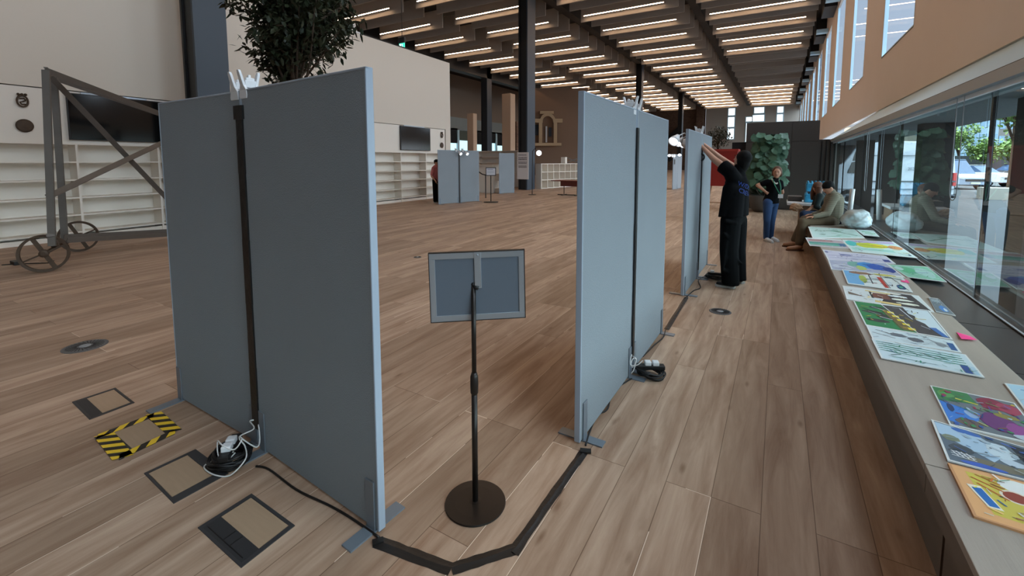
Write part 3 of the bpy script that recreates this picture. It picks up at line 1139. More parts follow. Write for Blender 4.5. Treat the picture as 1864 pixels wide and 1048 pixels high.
clip_lamp((-2.64, 1.395, 2.07), (1, -0.03, 0), (0, 1, 0), 'left white clip lamp on top of the nearest pair', True, 1.0)
clip_lamp((-2.53, 1.385, 2.07), (1, -0.05, 0), (0, 1, 0), 'right white clip lamp on top of the nearest pair', True, 1.0)
clip_lamp((-0.955, 3.33, 2.07), (0, 1, 0), (-1, 0, 0), 'nearer white clip lamp on top of the middle pair', True, 0.9)
clip_lamp((-0.955, 3.45, 2.07), (0, 1, 0), (-1, 0, 0), 'farther white clip lamp on top of the middle pair', True, 0.9)
clip_lamp((-0.97, 6.70, 2.07), (0, 1, 0), (-1, 0, 0), 'white clip lamp nearer the camera above the reaching hand', True, 1.0)
clip_lamp((-0.97, 6.82, 2.07), (0, 1, 0), (-1, 0, 0), 'white clip lamp farther back above the reaching hand', True, 1.0)
clip_lamp((-11.2, 14.2, 2.12), (0.24, 1, 0), (1, -0.24, 0), 'left small lit clip lamp on the far pair by the shelving', True, 1.0)
clip_lamp((-11.1, 14.5, 2.12), (0.24, 1, 0), (1, -0.24, 0), 'right small lit clip lamp on the far pair by the shelving', True, 1.0)


# pair of lit lamp heads on a bracket left of the third pair
t = thing('lit_spot_pair', 'two bright white spot lamp heads hanging left of the third panel pair', 'lamp', W(1230, 255, 5.6))
for i, (x, y, s) in enumerate(((1228, 255, 1.0), (1236, 259, 0.7))):
    c = W(x, y, 5.35 + 0.2 * i)
    axd = Vector((-0.25, -0.75, -0.55)).normalized()
    m = MB().lathe([(0.018 * s, -0.10), (0.025 * s, -0.09), (0.055 * s, -0.01), (0.066 * s, 0.035), (0.06 * s, 0.035), (0.045 * s, 0.0)], c, 20, axis=axd)
    sh = m.build('shade', M_wplast, t, smooth=True)
    MB().lathe([(0.055 * s, 0.0), (0.05 * s, 0.02), (0.03 * s, 0.033)], c + axd * 0.01, 18, axis=axd).build('bulb', M_bulb, sh, smooth=True)
    MB().tube([c - axd * 0.09, c - axd * 0.12 + Vector((0.05, 0.05, 0.02)), Vector((-0.96, 5.8, 2.0))], 0.007, 6).build('arm', M_wplast, t)
for i, (x, y) in enumerate(((1218.5, 283), (1226, 284), (1237, 282))):
    c = W(x, y, 26.2)
    t = thing('clip_lamp', 'tiny lit lamp, %s of the three on the distant edge-on pair' % ('left', 'middle', 'right')[i], 'lamp', c, 'white clip-on spot lamps on the panels')
    MB().ball(c, 0.10, 10, sc=(1, 1, 0.7)).build('bulb', M_bulb, t, smooth=True)
    MB().tube([c + Vector((0, 0, 0.05)), Vector((-5.33, 27.6 + 0.4 * i, 2.08))], 0.02, 6).build('arm', M_wplast, t)
c = W(981, 278.5, 22.0)
t = thing('globe_lamp', 'round lit lamp right of the tall black column, above the white cubes', 'lamp', c)
MB().ball(c, 0.13, 14).build('bulb', M_bulb, t, smooth=True)
MB().tube([c, c + Vector((-0.2, 0, 0.25)), c + Vector((-0.38, 0.05, 0.1)), Vector((c.x - 0.4, c.y + 0.05, 0.0))], 0.02, 6).build('arm', M_stand, t)
MB().lathe([(0.2, 0), (0.2, 0.02), (0.03, 0.03)], (c.x - 0.4, c.y + 0.05, 0), 14).build('base', M_stand, t)

# ================================================================== SIGN STAND
SP = Vector((-1.22, 1.67, 0))
t = thing('sign_stand', 'bronze-black pole stand holding an empty silver snap frame, seen from behind', 'stand', SP)
MB().lathe([(0.148, 0.0), (0.150, 0.004), (0.148, 0.009), (0.10, 0.012), (0.03, 0.014), (0.014, 0.016)], SP, 56).build('base', M_stand, t, smooth=False)
MB().tube([SP + Vector((0, 0, 0.01)), SP + Vector((0, 0, 0.60))], 0.0145, 16).build('pole', M_stand, t, smooth=True)
MB().lathe([(0.014, 0), (0.019, 0.01), (0.020, 0.05), (0.019, 0.09), (0.013, 0.11)], SP + Vector((0, 0, 0.56)), 16).build('collar', M_stand, t, smooth=True)
MB().tube([SP + Vector((0, 0, 0.60)), SP + Vector((0, 0, 1.105))], 0.0115, 16).build('upper_pole', M_stand, t, smooth=True)
q0, q1, q2, q3 = W(779, 461, 2.05), W(955, 454, 2.05), W(957, 578, 2.14), W(784, 588, 2.13)
un = (q1 - q0).normalized()
vn = (q3 - q0).normalized()
wn_ = un.cross(vn).normalized()
if wn_.dot(FW) < 0:
    wn_ = -wn_


def brd(u, v, d=0.0):
    a = q0.lerp(q1, u)
    b_ = q3.lerp(q2, u)
    return a.lerp(b_, v) + wn_ * d


def bslab(m, u0, v0, u1, v1, d0, d1):
    m.hexa([brd(u0, v1, d1), brd(u1, v1, d1), brd(u1, v0, d1), brd(u0, v0, d1), brd(u0, v1, d0), brd(u1, v1, d0), brd(u1, v0, d0), brd(u0, v0, d0)])


m = MB()
bslab(m, 0.06, 0.09, 0.94, 0.91, 0.004, 0.009)
fb_ = m.build('back_board', M_backbd, t)
m = MB()
bslab(m, 0.006, 0.008, 0.994, 0.095, 0.0, 0.012)
bslab(m, 0.006, 0.905, 0.994, 0.992, 0.0, 0.012)
bslab(m, 0.006, 0.095, 0.066, 0.905, 0.0, 0.012)
bslab(m, 0.934, 0.095, 0.994, 0.905, 0.0, 0.012)
fr2 = m.build('snap_frame', M_alu, t, bevel=0.0015)
m = MB()
bslab(m, 0.0, 0.0, 1.0, 0.010, -0.001, 0.014)
bslab(m, 0.0, 0.99, 1.0, 1.0, -0.001, 0.014)
bslab(m, 0.0, 0.0, 0.007, 1.0, -0.001, 0.014)
bslab(m, 0.993, 0.0, 1.0, 1.0, -0.001, 0.014)
m.build('black_edge', M_black, fr2)
m = MB()
bslab(m, 0.475, 0.01, 0.545, 0.52, -0.004, 0.004)
m.build('centre_rail', M_alu, t, bevel=0.0015)
cj = SP + Vector((0, 0, 1.10))
MB().tube([cj, brd(0.51, 0.52, -0.004)], 0.011, 12).ball(cj + Vector((0, 0, 0.004)), 0.014, 12).build('joint', M_black, t, smooth=True)
MB().tube([cj - RT * 0.024, cj + RT * 0.024], 0.004, 8).ball(cj - RT * 0.026, 0.0075, 8).ball(cj + RT * 0.026, 0.0055, 8).build('clamp_screw', M_alu, t, smooth=True)
MB().ball(brd(0.512, 0.045, -0.006), 0.005, 8).build('rivet', M_alu, t, smooth=True)

# small sign far away
SP = Vector((-10.14, 15.15, 0))
t = thing('sign_stand', 'small distant stand with a white notice in a black frame', 'stand', SP)
MB().lathe([(0.3, 0.0), (0.3, 0.03), (0.03, 0.04)], SP, 24).build('base', M_stand, t)
MB().tube([SP, SP + Vector((0, 0, 1.1))], 0.02, 8).build('pole', M_stand, t)
c = SP + Vector((0, 0, 1.26))
m = MB()
for a_, e_, th, nm, mm in ((0.21, 0.17, 0.02, 'frame', M_black), (0.18, 0.14, 0.03, 'notice', mat('notice_paper', (205, 205, 212), 0.5))):
    m = MB().bar(c - RT * a_, c + RT * a_, th, e_ * 2)
    m.build(nm, mm, t)
m = MB()
for v in (0.09, 0.03, -0.01, -0.05):
    m.bar(c - RT * 0.14 + Vector((0, 0, v)), c + RT * (0.1 if v > 0.05 else 0.13) + Vector((0, 0, v)), 0.034, 0.008 if v < 0.05 else 0.02)
m.build('print', mat('notice_ink', (120, 120, 130), 0.5), t)
# rope barrier pieces beside it
m = MB()
pts = [W(866, 309, 21.0), W(878, 317, 20.6), W(884, 318.5, 20.3)]
m.tube(pts, 0.03, 6)
t = thing('rope_barrier', 'dark rope and post in front of the white counter', 'barrier', (pts[2].x, pts[2].y, 0))
m.build('rope', M_stand, t)
MB().tube([(pts[2].x, pts[2].y, 0), (pts[2].x, pts[2].y, pts[2].z + 0.03)], 0.025, 8).build('post', M_stand, t)

# ================================================================== WHEELED STEEL FRAME (left)
t = thing('wheeled_gantry', 'tall grey steel cross-braced frame on spoked iron wheels by the shelving', 'frame', (-10.5, 3.2, 0))


def LB(name, a, c, w=0.08, h=0.045):
    # angle section: two thin legs
    m = MB()
    a, c = Vector(a), Vector(c)
    d = (c - a).normalized()
    n = Vector((0.87, -0.49, 0))
    u = d.cross(n).normalized()
    m.bar(a, c, 0.012, w, up=u)
    m.bar(a + u * w / 2 - n * h / 2, c + u * w / 2 - n * h / 2, h, 0.012, up=u)
    m.build(name, M_gantry, t)


g0, g1 = W(82, 127, 6.75), W(92, 430, 6.75)
h0, h1 = W(97, 141, 7.4), W(116, 430, 7.5)
LB('post', g1 + Vector((0, 0, -0.15)), g0)
LB('post', h1 + Vector((0, 0, -0.1)), h0)
far_t, far_b = W(360, 236, 10.4), W(360, 418, 10.4)
LB('top_chord', g0, W(325, 219, 9.6))
LB('top_chord', h0, W(325, 219, 9.7))
LB('brace', W(93, 140, 7.2), W(330, 388, 9.6))
LB('brace', W(86, 358, 6.8), W(330, 243, 9.8))
LB('bottom_beam', W(116, 432, 7.2), W(335, 419, 9.6), 0.09)
LB('bottom_beam', W(122, 437, 6.9), W(335, 425, 9.4), 0.07)
LB('crosshead', g0, h0, 0.08)
far_p = W(350, 300, 9.9)
LB('post', Vector((far_p.x, far_p.y, 0.1)), Vector((far_p.x, far_p.y, 2.5)))


def wheel(c, axis, r):
    c, axis = Vector(c), Vector(axis).normalized()
    u = axis.cross(Vector((0, 0, 1))).normalized()
    v = u.cross(axis)
    rim = [(r - 0.035, -0.03), (r, -0.035), (r, 0.035), (r - 0.035, 0.03)]
    m = MB()
    n = 40
    vs = []
    for i in range(n):
        a = 2 * PI * i / n
        e = u * math.cos(a) + v * math.sin(a)
        for rr, zz in rim:
            vs.append(c + e * rr + axis * zz)
    fs = []
    for i in range(n):
        for j in range(4):
            fs.append((i * 4 + j, i * 4 + (j + 1) % 4, ((i + 1) % n) * 4 + (j + 1) % 4, ((i + 1) % n) * 4 + j))
    m.raw(vs, fs)
    wh = m.build('wheel', M_rust, t, smooth=False)
    for i in range(4):
        a = PI / 4 + 0.35 + i * PI / 2
        e = u * math.cos(a) + v * math.sin(a)
        MB().bar(c, c + e * (r - 0.02), 0.055 if i % 2 == 0 else 0.022, 0.02, up=axis).build('spoke', M_rust, wh)
    MB().lathe([(0.055, -0.05), (0.06, 0), (0.055, 0.05), (0.03, 0.06)], c, 12, axis=axis).build('hub', M_rust, wh)


wc = oz(80, 461, 0.285)
wheel((wc.x, wc.y, 0.285), (0.93, -0.37, 0), 0.285)
wc2 = oz(143, 430, 0.285)
wheel((wc2.x, wc2.y, 0.285), (0.93, -0.37, 0), 0.285)
MB().tube([(wc.x, wc.y, 0.285), (wc2.x, wc2.y, 0.285)], 0.03, 8).build('axle', M_rust, t)
MB().bar(Vector((wc.x, wc.y, 0.3)).lerp(Vector((wc2.x, wc2.y, 0.3)), 0.3), g1 + Vector((0, 0, 0.02)), 0.09, 0.05).build('fork', M_gantry, t)
# floor cable with small plug by the front wheel
cb_ = [oz(3, 483), oz(30, 481), oz(95, 479), oz(98, 475)]
t2 = thing('floor_plug', 'thin dark cable with a small black plug lying by the front iron wheel', 'cable', cb_[1])
MB().tube([p + Vector((0, 0, 0.008)) for p in cb_], 0.008, 6).build('cable', M_cable, t2)
MB().box(cb_[1] + Vector((-0.12, -0.05, 0)), cb_[1] + Vector((0.12, 0.05, 0.06))).build('plug', M_cable, t2, bevel=0.01)

# ================================================================== FLOOR BOXES, VENTS, TAPE, CABLES
def floor_box(quad, wide, label):
    a, b_, c, d = [oz(*q) for q in quad]          # a,b,c,d round the outside
    ctr = (a + b_ + c + d) / 4
    t = thing('floor_box', label, 'floor box', ctr, 'square floor boxes with wooden lids')
    ls, rs, ts, bs = wide

    def pt(u, v, z):
        p = a.lerp(b_, u).lerp(d.lerp(c, u), v)
        return Vector((p.x, p.y, z))
    m = MB()
    for (u0, v0, u1, v1) in ((0, 0, 1, ts), (0, 1 - bs, 1, 1), (0, ts, ls, 1 - bs), (1 - rs, ts, 1, 1 - bs)):
        m.hexa([pt(u0, v1, 0.0), pt(u1, v1, 0.0), pt(u1, v0, 0.0), pt(u0, v0, 0.0), pt(u0, v1, 0.004), pt(u1, v1, 0.004), pt(u1, v0, 0.004), pt(u0, v0, 0.004)])
    m.build('frame', mat('anthracite_frame', (52, 52, 54), 0.5), t)
    m = MB()
    u0, v0, u1, v1 = ls + 0.01, ts + 0.01, 1 - rs - 0.01, 1 - bs - 0.01
    m.hexa([pt(u0, v1, 0.0), pt(u1, v1, 0.0), pt(u1, v0, 0.0), pt(u0, v0, 0.0), pt(u0, v1, 0.003), pt(u1, v1, 0.003), pt(u1, v0, 0.003), pt(u0, v0, 0.003)])
    m.build('lid', mat('lid_oak', (168, 142, 116), 0.5, var=0.12, vscale=5, stretch=(1, 12, 1)), t)
    return pt, t


# quads: corners a (rear-left), b (rear-right), c (front-right), d (front-left) as planks run
pt, tb = floor_box(((131, 732), (210, 706), (245, 733), (163, 764)), (0.06, 0.06, 0.06, 0.06), 'small black-framed wooden floor lid, farthest left of the row')
# the wide dark cable-flap side lies on the camera-left edge
MB().hexa([pt(0.06, 0.94, 0.0), pt(0.3, 0.94, 0.0), pt(0.3, 0.06, 0.0), pt(0.06, 0.06, 0.0), pt(0.06, 0.94, 0.0045), pt(0.3, 0.94, 0.0045), pt(0.3, 0.06, 0.0045), pt(0.06, 0.06, 0.0045)]).build('cable_flap', mat('dark_flap', (44, 44, 46), 0.55), tb)
pt, tb = floor_box(((262, 862), (356, 818), (416, 862), (316, 917)), (0.05, 0.2, 0.05, 0.14), 'black-framed wooden floor lid partly under the coil of cable')
pt, tb = floor_box(((360, 961), (458, 899), (537, 957), (439, 1034)), (0.05, 0.06, 0.06, 0.06), 'nearest black-framed wooden floor lid at the bottom of the picture')
fl_ = MB().hexa([pt(0.05, 0.94, 0.0), pt(0.36, 0.94, 0.0), pt(0.36, 0.06, 0.0), pt(0.05, 0.06, 0.0), pt(0.05, 0.94, 0.0045), pt(0.36, 0.94, 0.0045), pt(0.36, 0.06, 0.0045), pt(0.05, 0.06, 0.0045)]).build('cable_flap', mat('dark_flap', (44, 44, 46), 0.55), tb)
m = MB()
for (u0, v0, u1, v1) in ((0.1, 0.1, 0.115, 0.9), (0.12, 0.45, 0.34, 0.46), (0.12, 0.6, 0.34, 0.61)):
    m.hexa([pt(u0, v1, 0.004), pt(u1, v1, 0.004), pt(u1, v0, 0.004), pt(u0, v0, 0.004), pt(u0, v1, 0.006), pt(u1, v1, 0.006), pt(u1, v0, 0.006), pt(u0, v0, 0.006)])
m.build('groove', M_black, fl_)
pt, tb = floor_box(((182, 793), (270, 757), (312, 790), (222, 829)), (0.22, 0.05, 0.06, 0.06), 'floor box lid edged with hazard tape')
M_yel = mat('hazard_yellow', (236, 196, 44), 0.5)
t = thing('hazard_tape', 'yellow and black striped tape stuck round one floor box', 'tape', tb.location)


def hazard(p, q, w):
    p, q = oz(*p), oz(*q)
    d = (q - p)
    L = d.length
    d.normalize()
    n = Vector((-d.y, d.x, 0))
    k = max(2, int(L / 0.045))
    m = MB()
    for i in range(k):
        m.mi = i % 2
        s0, s1 = L * i / k, L * (i + 1) / k
        sk = w * 0.45
        lo0, lo1 = max(0, s0 - sk), max(0, s1 - sk)
        hi0, hi1 = min(L, s0 + sk), min(L, s1 + sk)
        z = 0.0055
        pts = [p + d * lo0 - n * w / 2, p + d * lo1 - n * w / 2, p + d * hi1 + n * w / 2, p + d * hi0 + n * w / 2]
        m.raw([(v.x, v.y, z) for v in pts] + [(v.x, v.y, z + 0.001) for v in pts], [(0, 3, 2, 1), (4, 5, 6, 7), (0, 1, 5, 4), (1, 2, 6, 5), (2, 3, 7, 6), (3, 0, 4, 7)])
    m.build('tape_strip', [M_yel, M_tape], t)


hazard((172, 798), (284, 755), 0.055)
hazard((278, 752), (318, 788), 0.075)
hazard((323, 784), (212, 836), 0.055)
hazard((188, 790), (226, 836), 0.085)


def floor_vent(c, r, label):
    t = thing('floor_vent', label, 'vent', (c.x, c.y, 0), 'round floor vents')
    MB().lathe([(r, 0.0), (r, 0.003), (r * 0.9, 0.006), (r * 0.2, 0.006)], (c.x, c.y, 0), 36).build('plate', mat('vent_grey', (104, 106, 108), 0.4, metal=0.5), t)
    m = MB()
    for i in range(28):
        a = 2 * PI * i / 28
        e = Vector((math.cos(a + 0.3), math.sin(a + 0.3), 0))
        f = Vector((math.cos(a), math.sin(a), 0))
        m.bar(Vector((c.x, c.y, 0.0065)) + f * r * 0.35, Vector((c.x, c.y, 0.0065)) + e * r * 0.82, 0.006, 0.002)
    m.build('slots', M_black, t)
    MB().lathe([(r * 0.26, 0.006), (r * 0.24, 0.009), (r * 0.1, 0.010)], (c.x, c.y, 0), 18).build('hub', M_alu, t)


floor_vent(oz(1311, 567), 0.115, 'round metal floor vent in front of the man in black')
floor_vent(oz(155, 630), 0.16, 'round metal floor vent on the left, beyond the floor boxes')
floor_vent(oz(760, 468), 0.07, 'tiny round floor vent beyond the sign frame')
tag(MB().prism([tuple(oz(*q)[:2]) for q in ((1435, 448), (1447, 447), (1450, 452), (1438, 452))], 0.0, 0.002).build('paper_scrap', M_wplast), 'white paper scrap on the floor near the tan shoes', 'paper')


def ribbon(name, pts, ws, z, h, m_, label, cat, wob=0.0025):
    m = MB()
    P = [Vector((p.x, p.y, 0)) for p in pts]
    L, Rr, T = [], [], []
    for i, p in enumerate(P):
        d = (P[min(i + 1, len(P) - 1)] - P[max(i - 1, 0)]).normalized()
        n = Vector((-d.y, d.x, 0))
        w = ws[i] if isinstance(ws, (list, tuple)) else ws
        L.append(p + n * (w / 2 + R.uniform(-wob, wob)))
        Rr.append(p - n * (w / 2 + R.uniform(-wob, wob)))
        T.append(p + n * R.uniform(-0.004, 0.004) + Vector((0, 0, h)))
    for i in range(len(P) - 1):
        l0, l1, r0, r1 = [Vector((v.x, v.y, z)) for v in (L[i], L[i + 1], Rr[i], Rr[i + 1])]
        q0_, q1_ = L[i].lerp(T[i], 0.6), L[i + 1].lerp(T[i + 1], 0.6)
        q2_, q3_ = Rr[i].lerp(T[i], 0.6), Rr[i + 1].lerp(T[i + 1], 0.6)
        for a_, b_, c_, d_ in ((l0, l1, q1_, q0_), (q0_, q1_, T[i + 1], T[i]), (T[i], T[i + 1], q3_, q2_), (q2_, q3_, r1, r0)):
            m.face([a_, b_, c_, d_])
    return m, label


def dens(pts, k=8):
    out = []
    for i in range(len(pts) - 1):
        for j in range(k):
            out.append(pts[i].lerp(pts[i + 1], j / k))
    out.append(pts[-1])
    return out


t = thing('floor_cable_tape', 'black taped-down cable run bending across the floor from the nearest pair to the middle pair', 'tape', (-1.0, 1.5, 0))
c_pts = [oz(686, 986), oz(822, 1036), oz(940, 998), oz(1003, 907), oz(1066, 818)]
m, _ = ribbon('tape', dens(c_pts[0:2]), 0.062, 0.001, 0.006, M_tape, '', '')
m.build('tape_run', M_tape, t, smooth=False)
m, _ = ribbon('tape', dens(c_pts[1:3]), 0.058, 0.0015, 0.007, M_tape, '', '')
m.build('tape_run', M_tape, t)
m, _ = ribbon('tape', dens([c_pts[2] + (c_pts[2] - c_pts[3]).normalized() * 0.03, c_pts[3], c_pts[4]]), 0.052, 0.002, 0.008, M_tape, '', '')
m.build('tape_run', M_tape, t)
MB().bar(oz(678, 990) + Vector((0, 0, 0.006)), oz(698, 984) + Vector((0, 0, 0.006)), 0.03, 0.008).build('tape_end', M_tape, t)
MB().bar(oz(1056, 822) + Vector((0, 0, 0.01)), oz(1076, 824) + Vector((0, 0, 0.01)), 0.035, 0.008).build('tape_end', M_tape, t)
t = thing('floor_cable_tape', 'narrow black taped cable run between the middle pair and the man\'s pair', 'tape', (-0.9, 5.0, 0))
m, _ = ribbon('tape', dens([oz(1213, 600), oz(1250, 541)]), 0.05, 0.001, 0.011, M_tape, '', '')
m.build('tape_run', M_tape, t)


def cable(pts, r, label, z=0.006, m_=M_cable, name='floor_cable', grp=None):
    P = [Vector((p.x, p.y, z)) for p in pts]
    # smooth by Catmull-Rom
    out = []
    for i in range(len(P) - 1):
        p0, p1, p2, p3 = P[max(i - 1, 0)], P[i], P[i + 1], P[min(i + 2, len(P) - 1)]
        for j in range(6):
            u = j / 6
            out.append(0.5 * ((2 * p1) + (p2 - p0) * u + (2 * p0 - 5 * p1 + 4 * p2 - p3) * u * u + (3 * p1 - p0 - 3 * p2 + p3) * u ** 3))
    out.append(P[-1])
    return tag(MB().tube(out, r, 8).build(name, m_, smooth=True), label, 'cable', grp)


def catmull(P, k=8):
    P = [Vector(p) for p in P]
    out = []
    for i in range(len(P) - 1):
        p0, p1, p2, p3 = P[max(i - 1, 0)], P[i], P[i + 1], P[min(i + 2, len(P) - 1)]
        for j in range(k):
            u = j / k
            out.append(0.5 * ((2 * p1) + (p2 - p0) * u + (2 * p0 - 5 * p1 + 4 * p2 - p3) * u * u + (3 * p1 - p0 - 3 * p2 + p3) * u ** 3))
    out.append(P[-1])
    return out


cable([oz(466, 850), oz(490, 856), oz(540, 893), oz(600, 922), oz(640, 945), oz(690, 980)], 0.0055, 'black cable on the floor along the foot of the nearest pair')
cable([oz(1066, 812), oz(1075, 783), oz(1088, 757), oz(1106, 745), oz(1114, 715), oz(1138, 697), oz(1150, 690)], 0.0055, 'black cable snaking along the foot of the nearer middle board')
cable([oz(1170, 650), oz(1190, 630), oz(1207, 615), oz(1211, 602)], 0.0055, 'short black cable along the foot of the farther middle board')
cable([oz(1250, 541), oz(1262, 530), oz(1275, 524), oz(1272, 510), oz(1290, 500)], 0.007, 'black cable curling on the floor before the man\'s shoes')


def coil(c, rx, ry, turns, h, r, label, seed, strip_dir, socket=True, whites=()):
    rr = random.Random(seed)
    c = Vector((c.x, c.y, 0))
    t = thing('extension_cable', label, 'extension cable', c, 'black extension cable coils at the panel feet')
    for k in range(turns):
        pts = []
        ox_, oy_ = rr.uniform(-0.015, 0.015), rr.uniform(-0.015, 0.015)
        s_ = rr.uniform(0.78, 1.05)
        ph = rr.uniform(0, 6.28)
        z = r + h * k / turns
        for i in range(26):
            a = 2 * PI * i / 26
            pts.append(c + Vector((ox_ + rx * s_ * math.cos(a), oy_ + ry * s_ * math.sin(a), z + 0.012 * (1 + math.sin(2 * a + ph)))))
        m = MB().tube(pts, r, 6, closed=True)
        m.build('cable_loop', M_cable, t, smooth=True)
    d = Vector(strip_dir).normalized()
    if socket:
        b0 = c + Vector((0, 0, h + 0.03))
        MB().bar(b0 - d * 0.11, b0 + d * 0.11, 0.055, 0.035).build('socket_bar', M_cable, t, bevel=0.006)
    for i, off in enumerate(whites):
        p = b0 + d * off + Vector((0, 0, 0.03))
        MB().bar(p - d * 0.025, p + d * 0.025, 0.05, 0.035).build('white_plug', M_wplast, t, bevel=0.008)
    return t


t = coil(oz(421, 842), 0.105, 0.09, 11, 0.06, 0.006, 'coiled black extension cable with white plugs at the foot of the nearest pair', 3, (0.7, -0.7, 0), True, (-0.02, 0.045))
z = Vector((0, 0, 1))
wp = [W(*q) for q in ((470, 764, 2.62), (455, 766, 2.6), (462, 780, 2.55), (436, 795, 2.5), (446, 812, 2.48), (447, 835, 2.42), (420, 868, 2.38), (395, 881, 2.38), (376, 870, 2.42), (374, 855, 2.46), (395, 835, 2.46), (425, 822, 2.44))]
wp = [p if p.z > 0.01 else Vector((p.x, p.y, 0.01)) for p in wp]
t3 = thing('lamp_cable', 'white lamp cable looping down from the seam over the nearest black coil', 'cable', (-2.5, 1.3, 0))
MB().tube(catmull(wp), 0.0038, 6).build('cable', M_wcable, t3, smooth=True)
wp = [W(*q) for q in ((470, 768, 2.60), (473, 800, 2.55), (468, 813, 2.52), (455, 808, 2.5), (436, 795, 2.48), (440, 800, 2.45), (426, 818, 2.42), (405, 810, 2.42), (396, 803, 2.46), (398, 830, 2.44), (412, 838, 2.42), (428, 824, 2.42))]
wp = [p if p.z > 0.01 else Vector((p.x, p.y, 0.01)) for p in wp]
MB().tube(catmull(wp), 0.0038, 6).build('cable', M_wcable, t3, smooth=True)
coil(oz(1183, 685), 0.10, 0.085, 8, 0.05, 0.006, 'coiled black extension cable with white plugs at the foot of the middle pair', 5, (0.8, 0.4, 0), True, (-0.02, 0.04))
t3 = thing('lamp_cable', 'white lamp cable knotted above the coil of the middle pair', 'cable', (-0.88, 3.4, 0))
wp = [W(*q) for q in ((1150, 645, 3.4), (1147, 660, 3.36), (1152, 668, 3.34), (1158, 655, 3.34), (1153, 652, 3.34), (1148, 664, 3.32), (1160, 664, 3.3), (1170, 656, 3.3))]
MB().tube(catmull(wp), 0.0038, 6).build('cable', M_wcable, t3, smooth=True)
wp = [W(*q) for q in ((1152, 648, 3.4), (1158, 654, 3.34), (1154, 672, 3.32), (1149, 679, 3.32))]
MB().tube(catmull(wp), 0.0038, 6).build('cable', M_wcable, t3, smooth=True)
coil(oz(1303, 508), 0.13, 0.10, 8, 0.05, 0.008, 'tangled black extension cable behind the shoes of the man in black', 9, (1, 0.2, 0), True, (-0.05,))
# lamp leads above the covers
for (pts, lab) in ((((466, 158, 2.59), (461, 165, 2.57), (469, 181, 2.58)), 'left'), (((478, 160, 2.57), (478, 170, 2.56), (478, 181, 2.57)), 'right')):
    tag(MB().tube(catmull([W(*q) for q in pts]), 0.0035, 6).build('lamp_lead', M_wcable, smooth=True), '%s white lead running from the clip lamps into the nearest black tape' % lab, 'cable')
tag(MB().tube(catmull([W(1148, 213, 3.33), W(1146, 218, 3.33), W(1144, 224, 3.34)]), 0.0045, 6).build('lamp_lead', M_wcable, smooth=True), 'white lead from the lamps into the tape of the middle pair', 'cable')

# ================================================================== BENCH
BZ = 0.48
for (y0, y1, lab) in ((-4.0, 2.262, 'near length of the grey-oak window bench, before the joint'), (2.268, 11.5, 'long length of the grey-oak window bench running to the seated people')):
    t = thing('window_bench', lab, 'bench', (0.9, (y0 + y1) / 2, 0), 'grey-oak window bench')
    MB().box((0.555, y0, BZ - 0.03), (1.215, y1, BZ)).build('seat_top', M_bench, t, bevel=0.002)
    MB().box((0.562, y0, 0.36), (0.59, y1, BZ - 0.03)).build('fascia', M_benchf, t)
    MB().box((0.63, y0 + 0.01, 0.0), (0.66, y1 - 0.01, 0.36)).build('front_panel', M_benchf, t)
    MB().box((0.66, y0 + 0.01, 0.0), (1.2, y1 - 0.01, BZ - 0.03)).build('carcass', M_cab, t)
t = thing('floor_grille', 'dark slate strip between the bench and the glass', 'grille', (1.38, 7, 0))
MB().box((1.216, -4, 0), (1.548, 18.38, 0.455)).build('strip', M_grille, t)
m = MB()
for y in (-1.2, 1.6, 3.6, 4.55, 6.7, 9.0, 11.5):
    m.box((1.22, y, 0.455), (1.54, y + 0.006, 0.4565))
m.build('joint', M_black, t)

# ---- artworks: mounted boards lying on the bench
ART_N = [0]
GRP = 'picture boards laid out on the window bench'


def art(quad, base, patches, label, z=BZ, th=0.006, edge=(225, 230, 232), name='picture_board'):
    """quad: rear-left, rear-right, front-right, front-left; patches: (rgb, [(u,v)..]) with v from rear to front"""
    P = [q if isinstance(q, Vector) else oz(q[0], q[1], z + th) for q in quad]
    ctr = sum(P, Vector()) / 4
    t = thing(name, label, 'picture', (ctr.x, ctr.y, z), GRP)
    ART_N[0] += 1
    m = MB()
    m.prism([(p.x, p.y) for p in (P[3], P[2], P[1], P[0])], z, z + th)
    m.build('board', paint(*edge), t)

    def pt(u, v, zz):
        a, b_ = P[0].lerp(P[1], u), P[3].lerp(P[2], u)
        q = a.lerp(b_, v)
        return (q.x, q.y, zz)
    m = MB()
    mats = [paint(*base)]
    brd_ = 0.02
    m.face([pt(brd_, 1 - brd_ * 1.3, z + th + 0.0003), pt(1 - brd_, 1 - brd_ * 1.3, z + th + 0.0003), pt(1 - brd_, brd_ * 1.3, z + th + 0.0003), pt(brd_, brd_ * 1.3, z + th + 0.0003)])
    zz = z + th + 0.0006
    rr = random.Random(ART_N[0] * 13)
    pal = [p_[0] for p_ in patches] + [base]
    extra = []
    for i in range(34):
        c_ = rr.choice(pal)
        k_ = rr.uniform(0.7, 1.2)
        c_ = tuple(min(250, int(v_ * k_ / 8) * 8) for v_ in c_)
        u_, v_ = rr.uniform(0.05, 0.9), rr.uniform(0.08, 0.9)
        extra.append((c_, line(u_, v_, u_ + rr.uniform(-0.12, 0.16), v_ + rr.uniform(-0.12, 0.12), rr.uniform(0.005, 0.018))))
    for rgb, poly in list(patches) + extra:
        mm = paint(*rgb)
        if mm not in mats:
            mats.append(mm)
        m.mi = mats.index(mm)
        pts = [pt(min(max(u, 0.02), 0.98), min(max(v, 0.02), 0.98), zz) for u, v in poly]
        m.face(pts)
        zz += 0.00008
    m.build('artwork', mats, t)
    return t


def rect(u0, v0, u1, v1):
    return [(u0, v1), (u1, v1), (u1, v0), (u0, v0)]


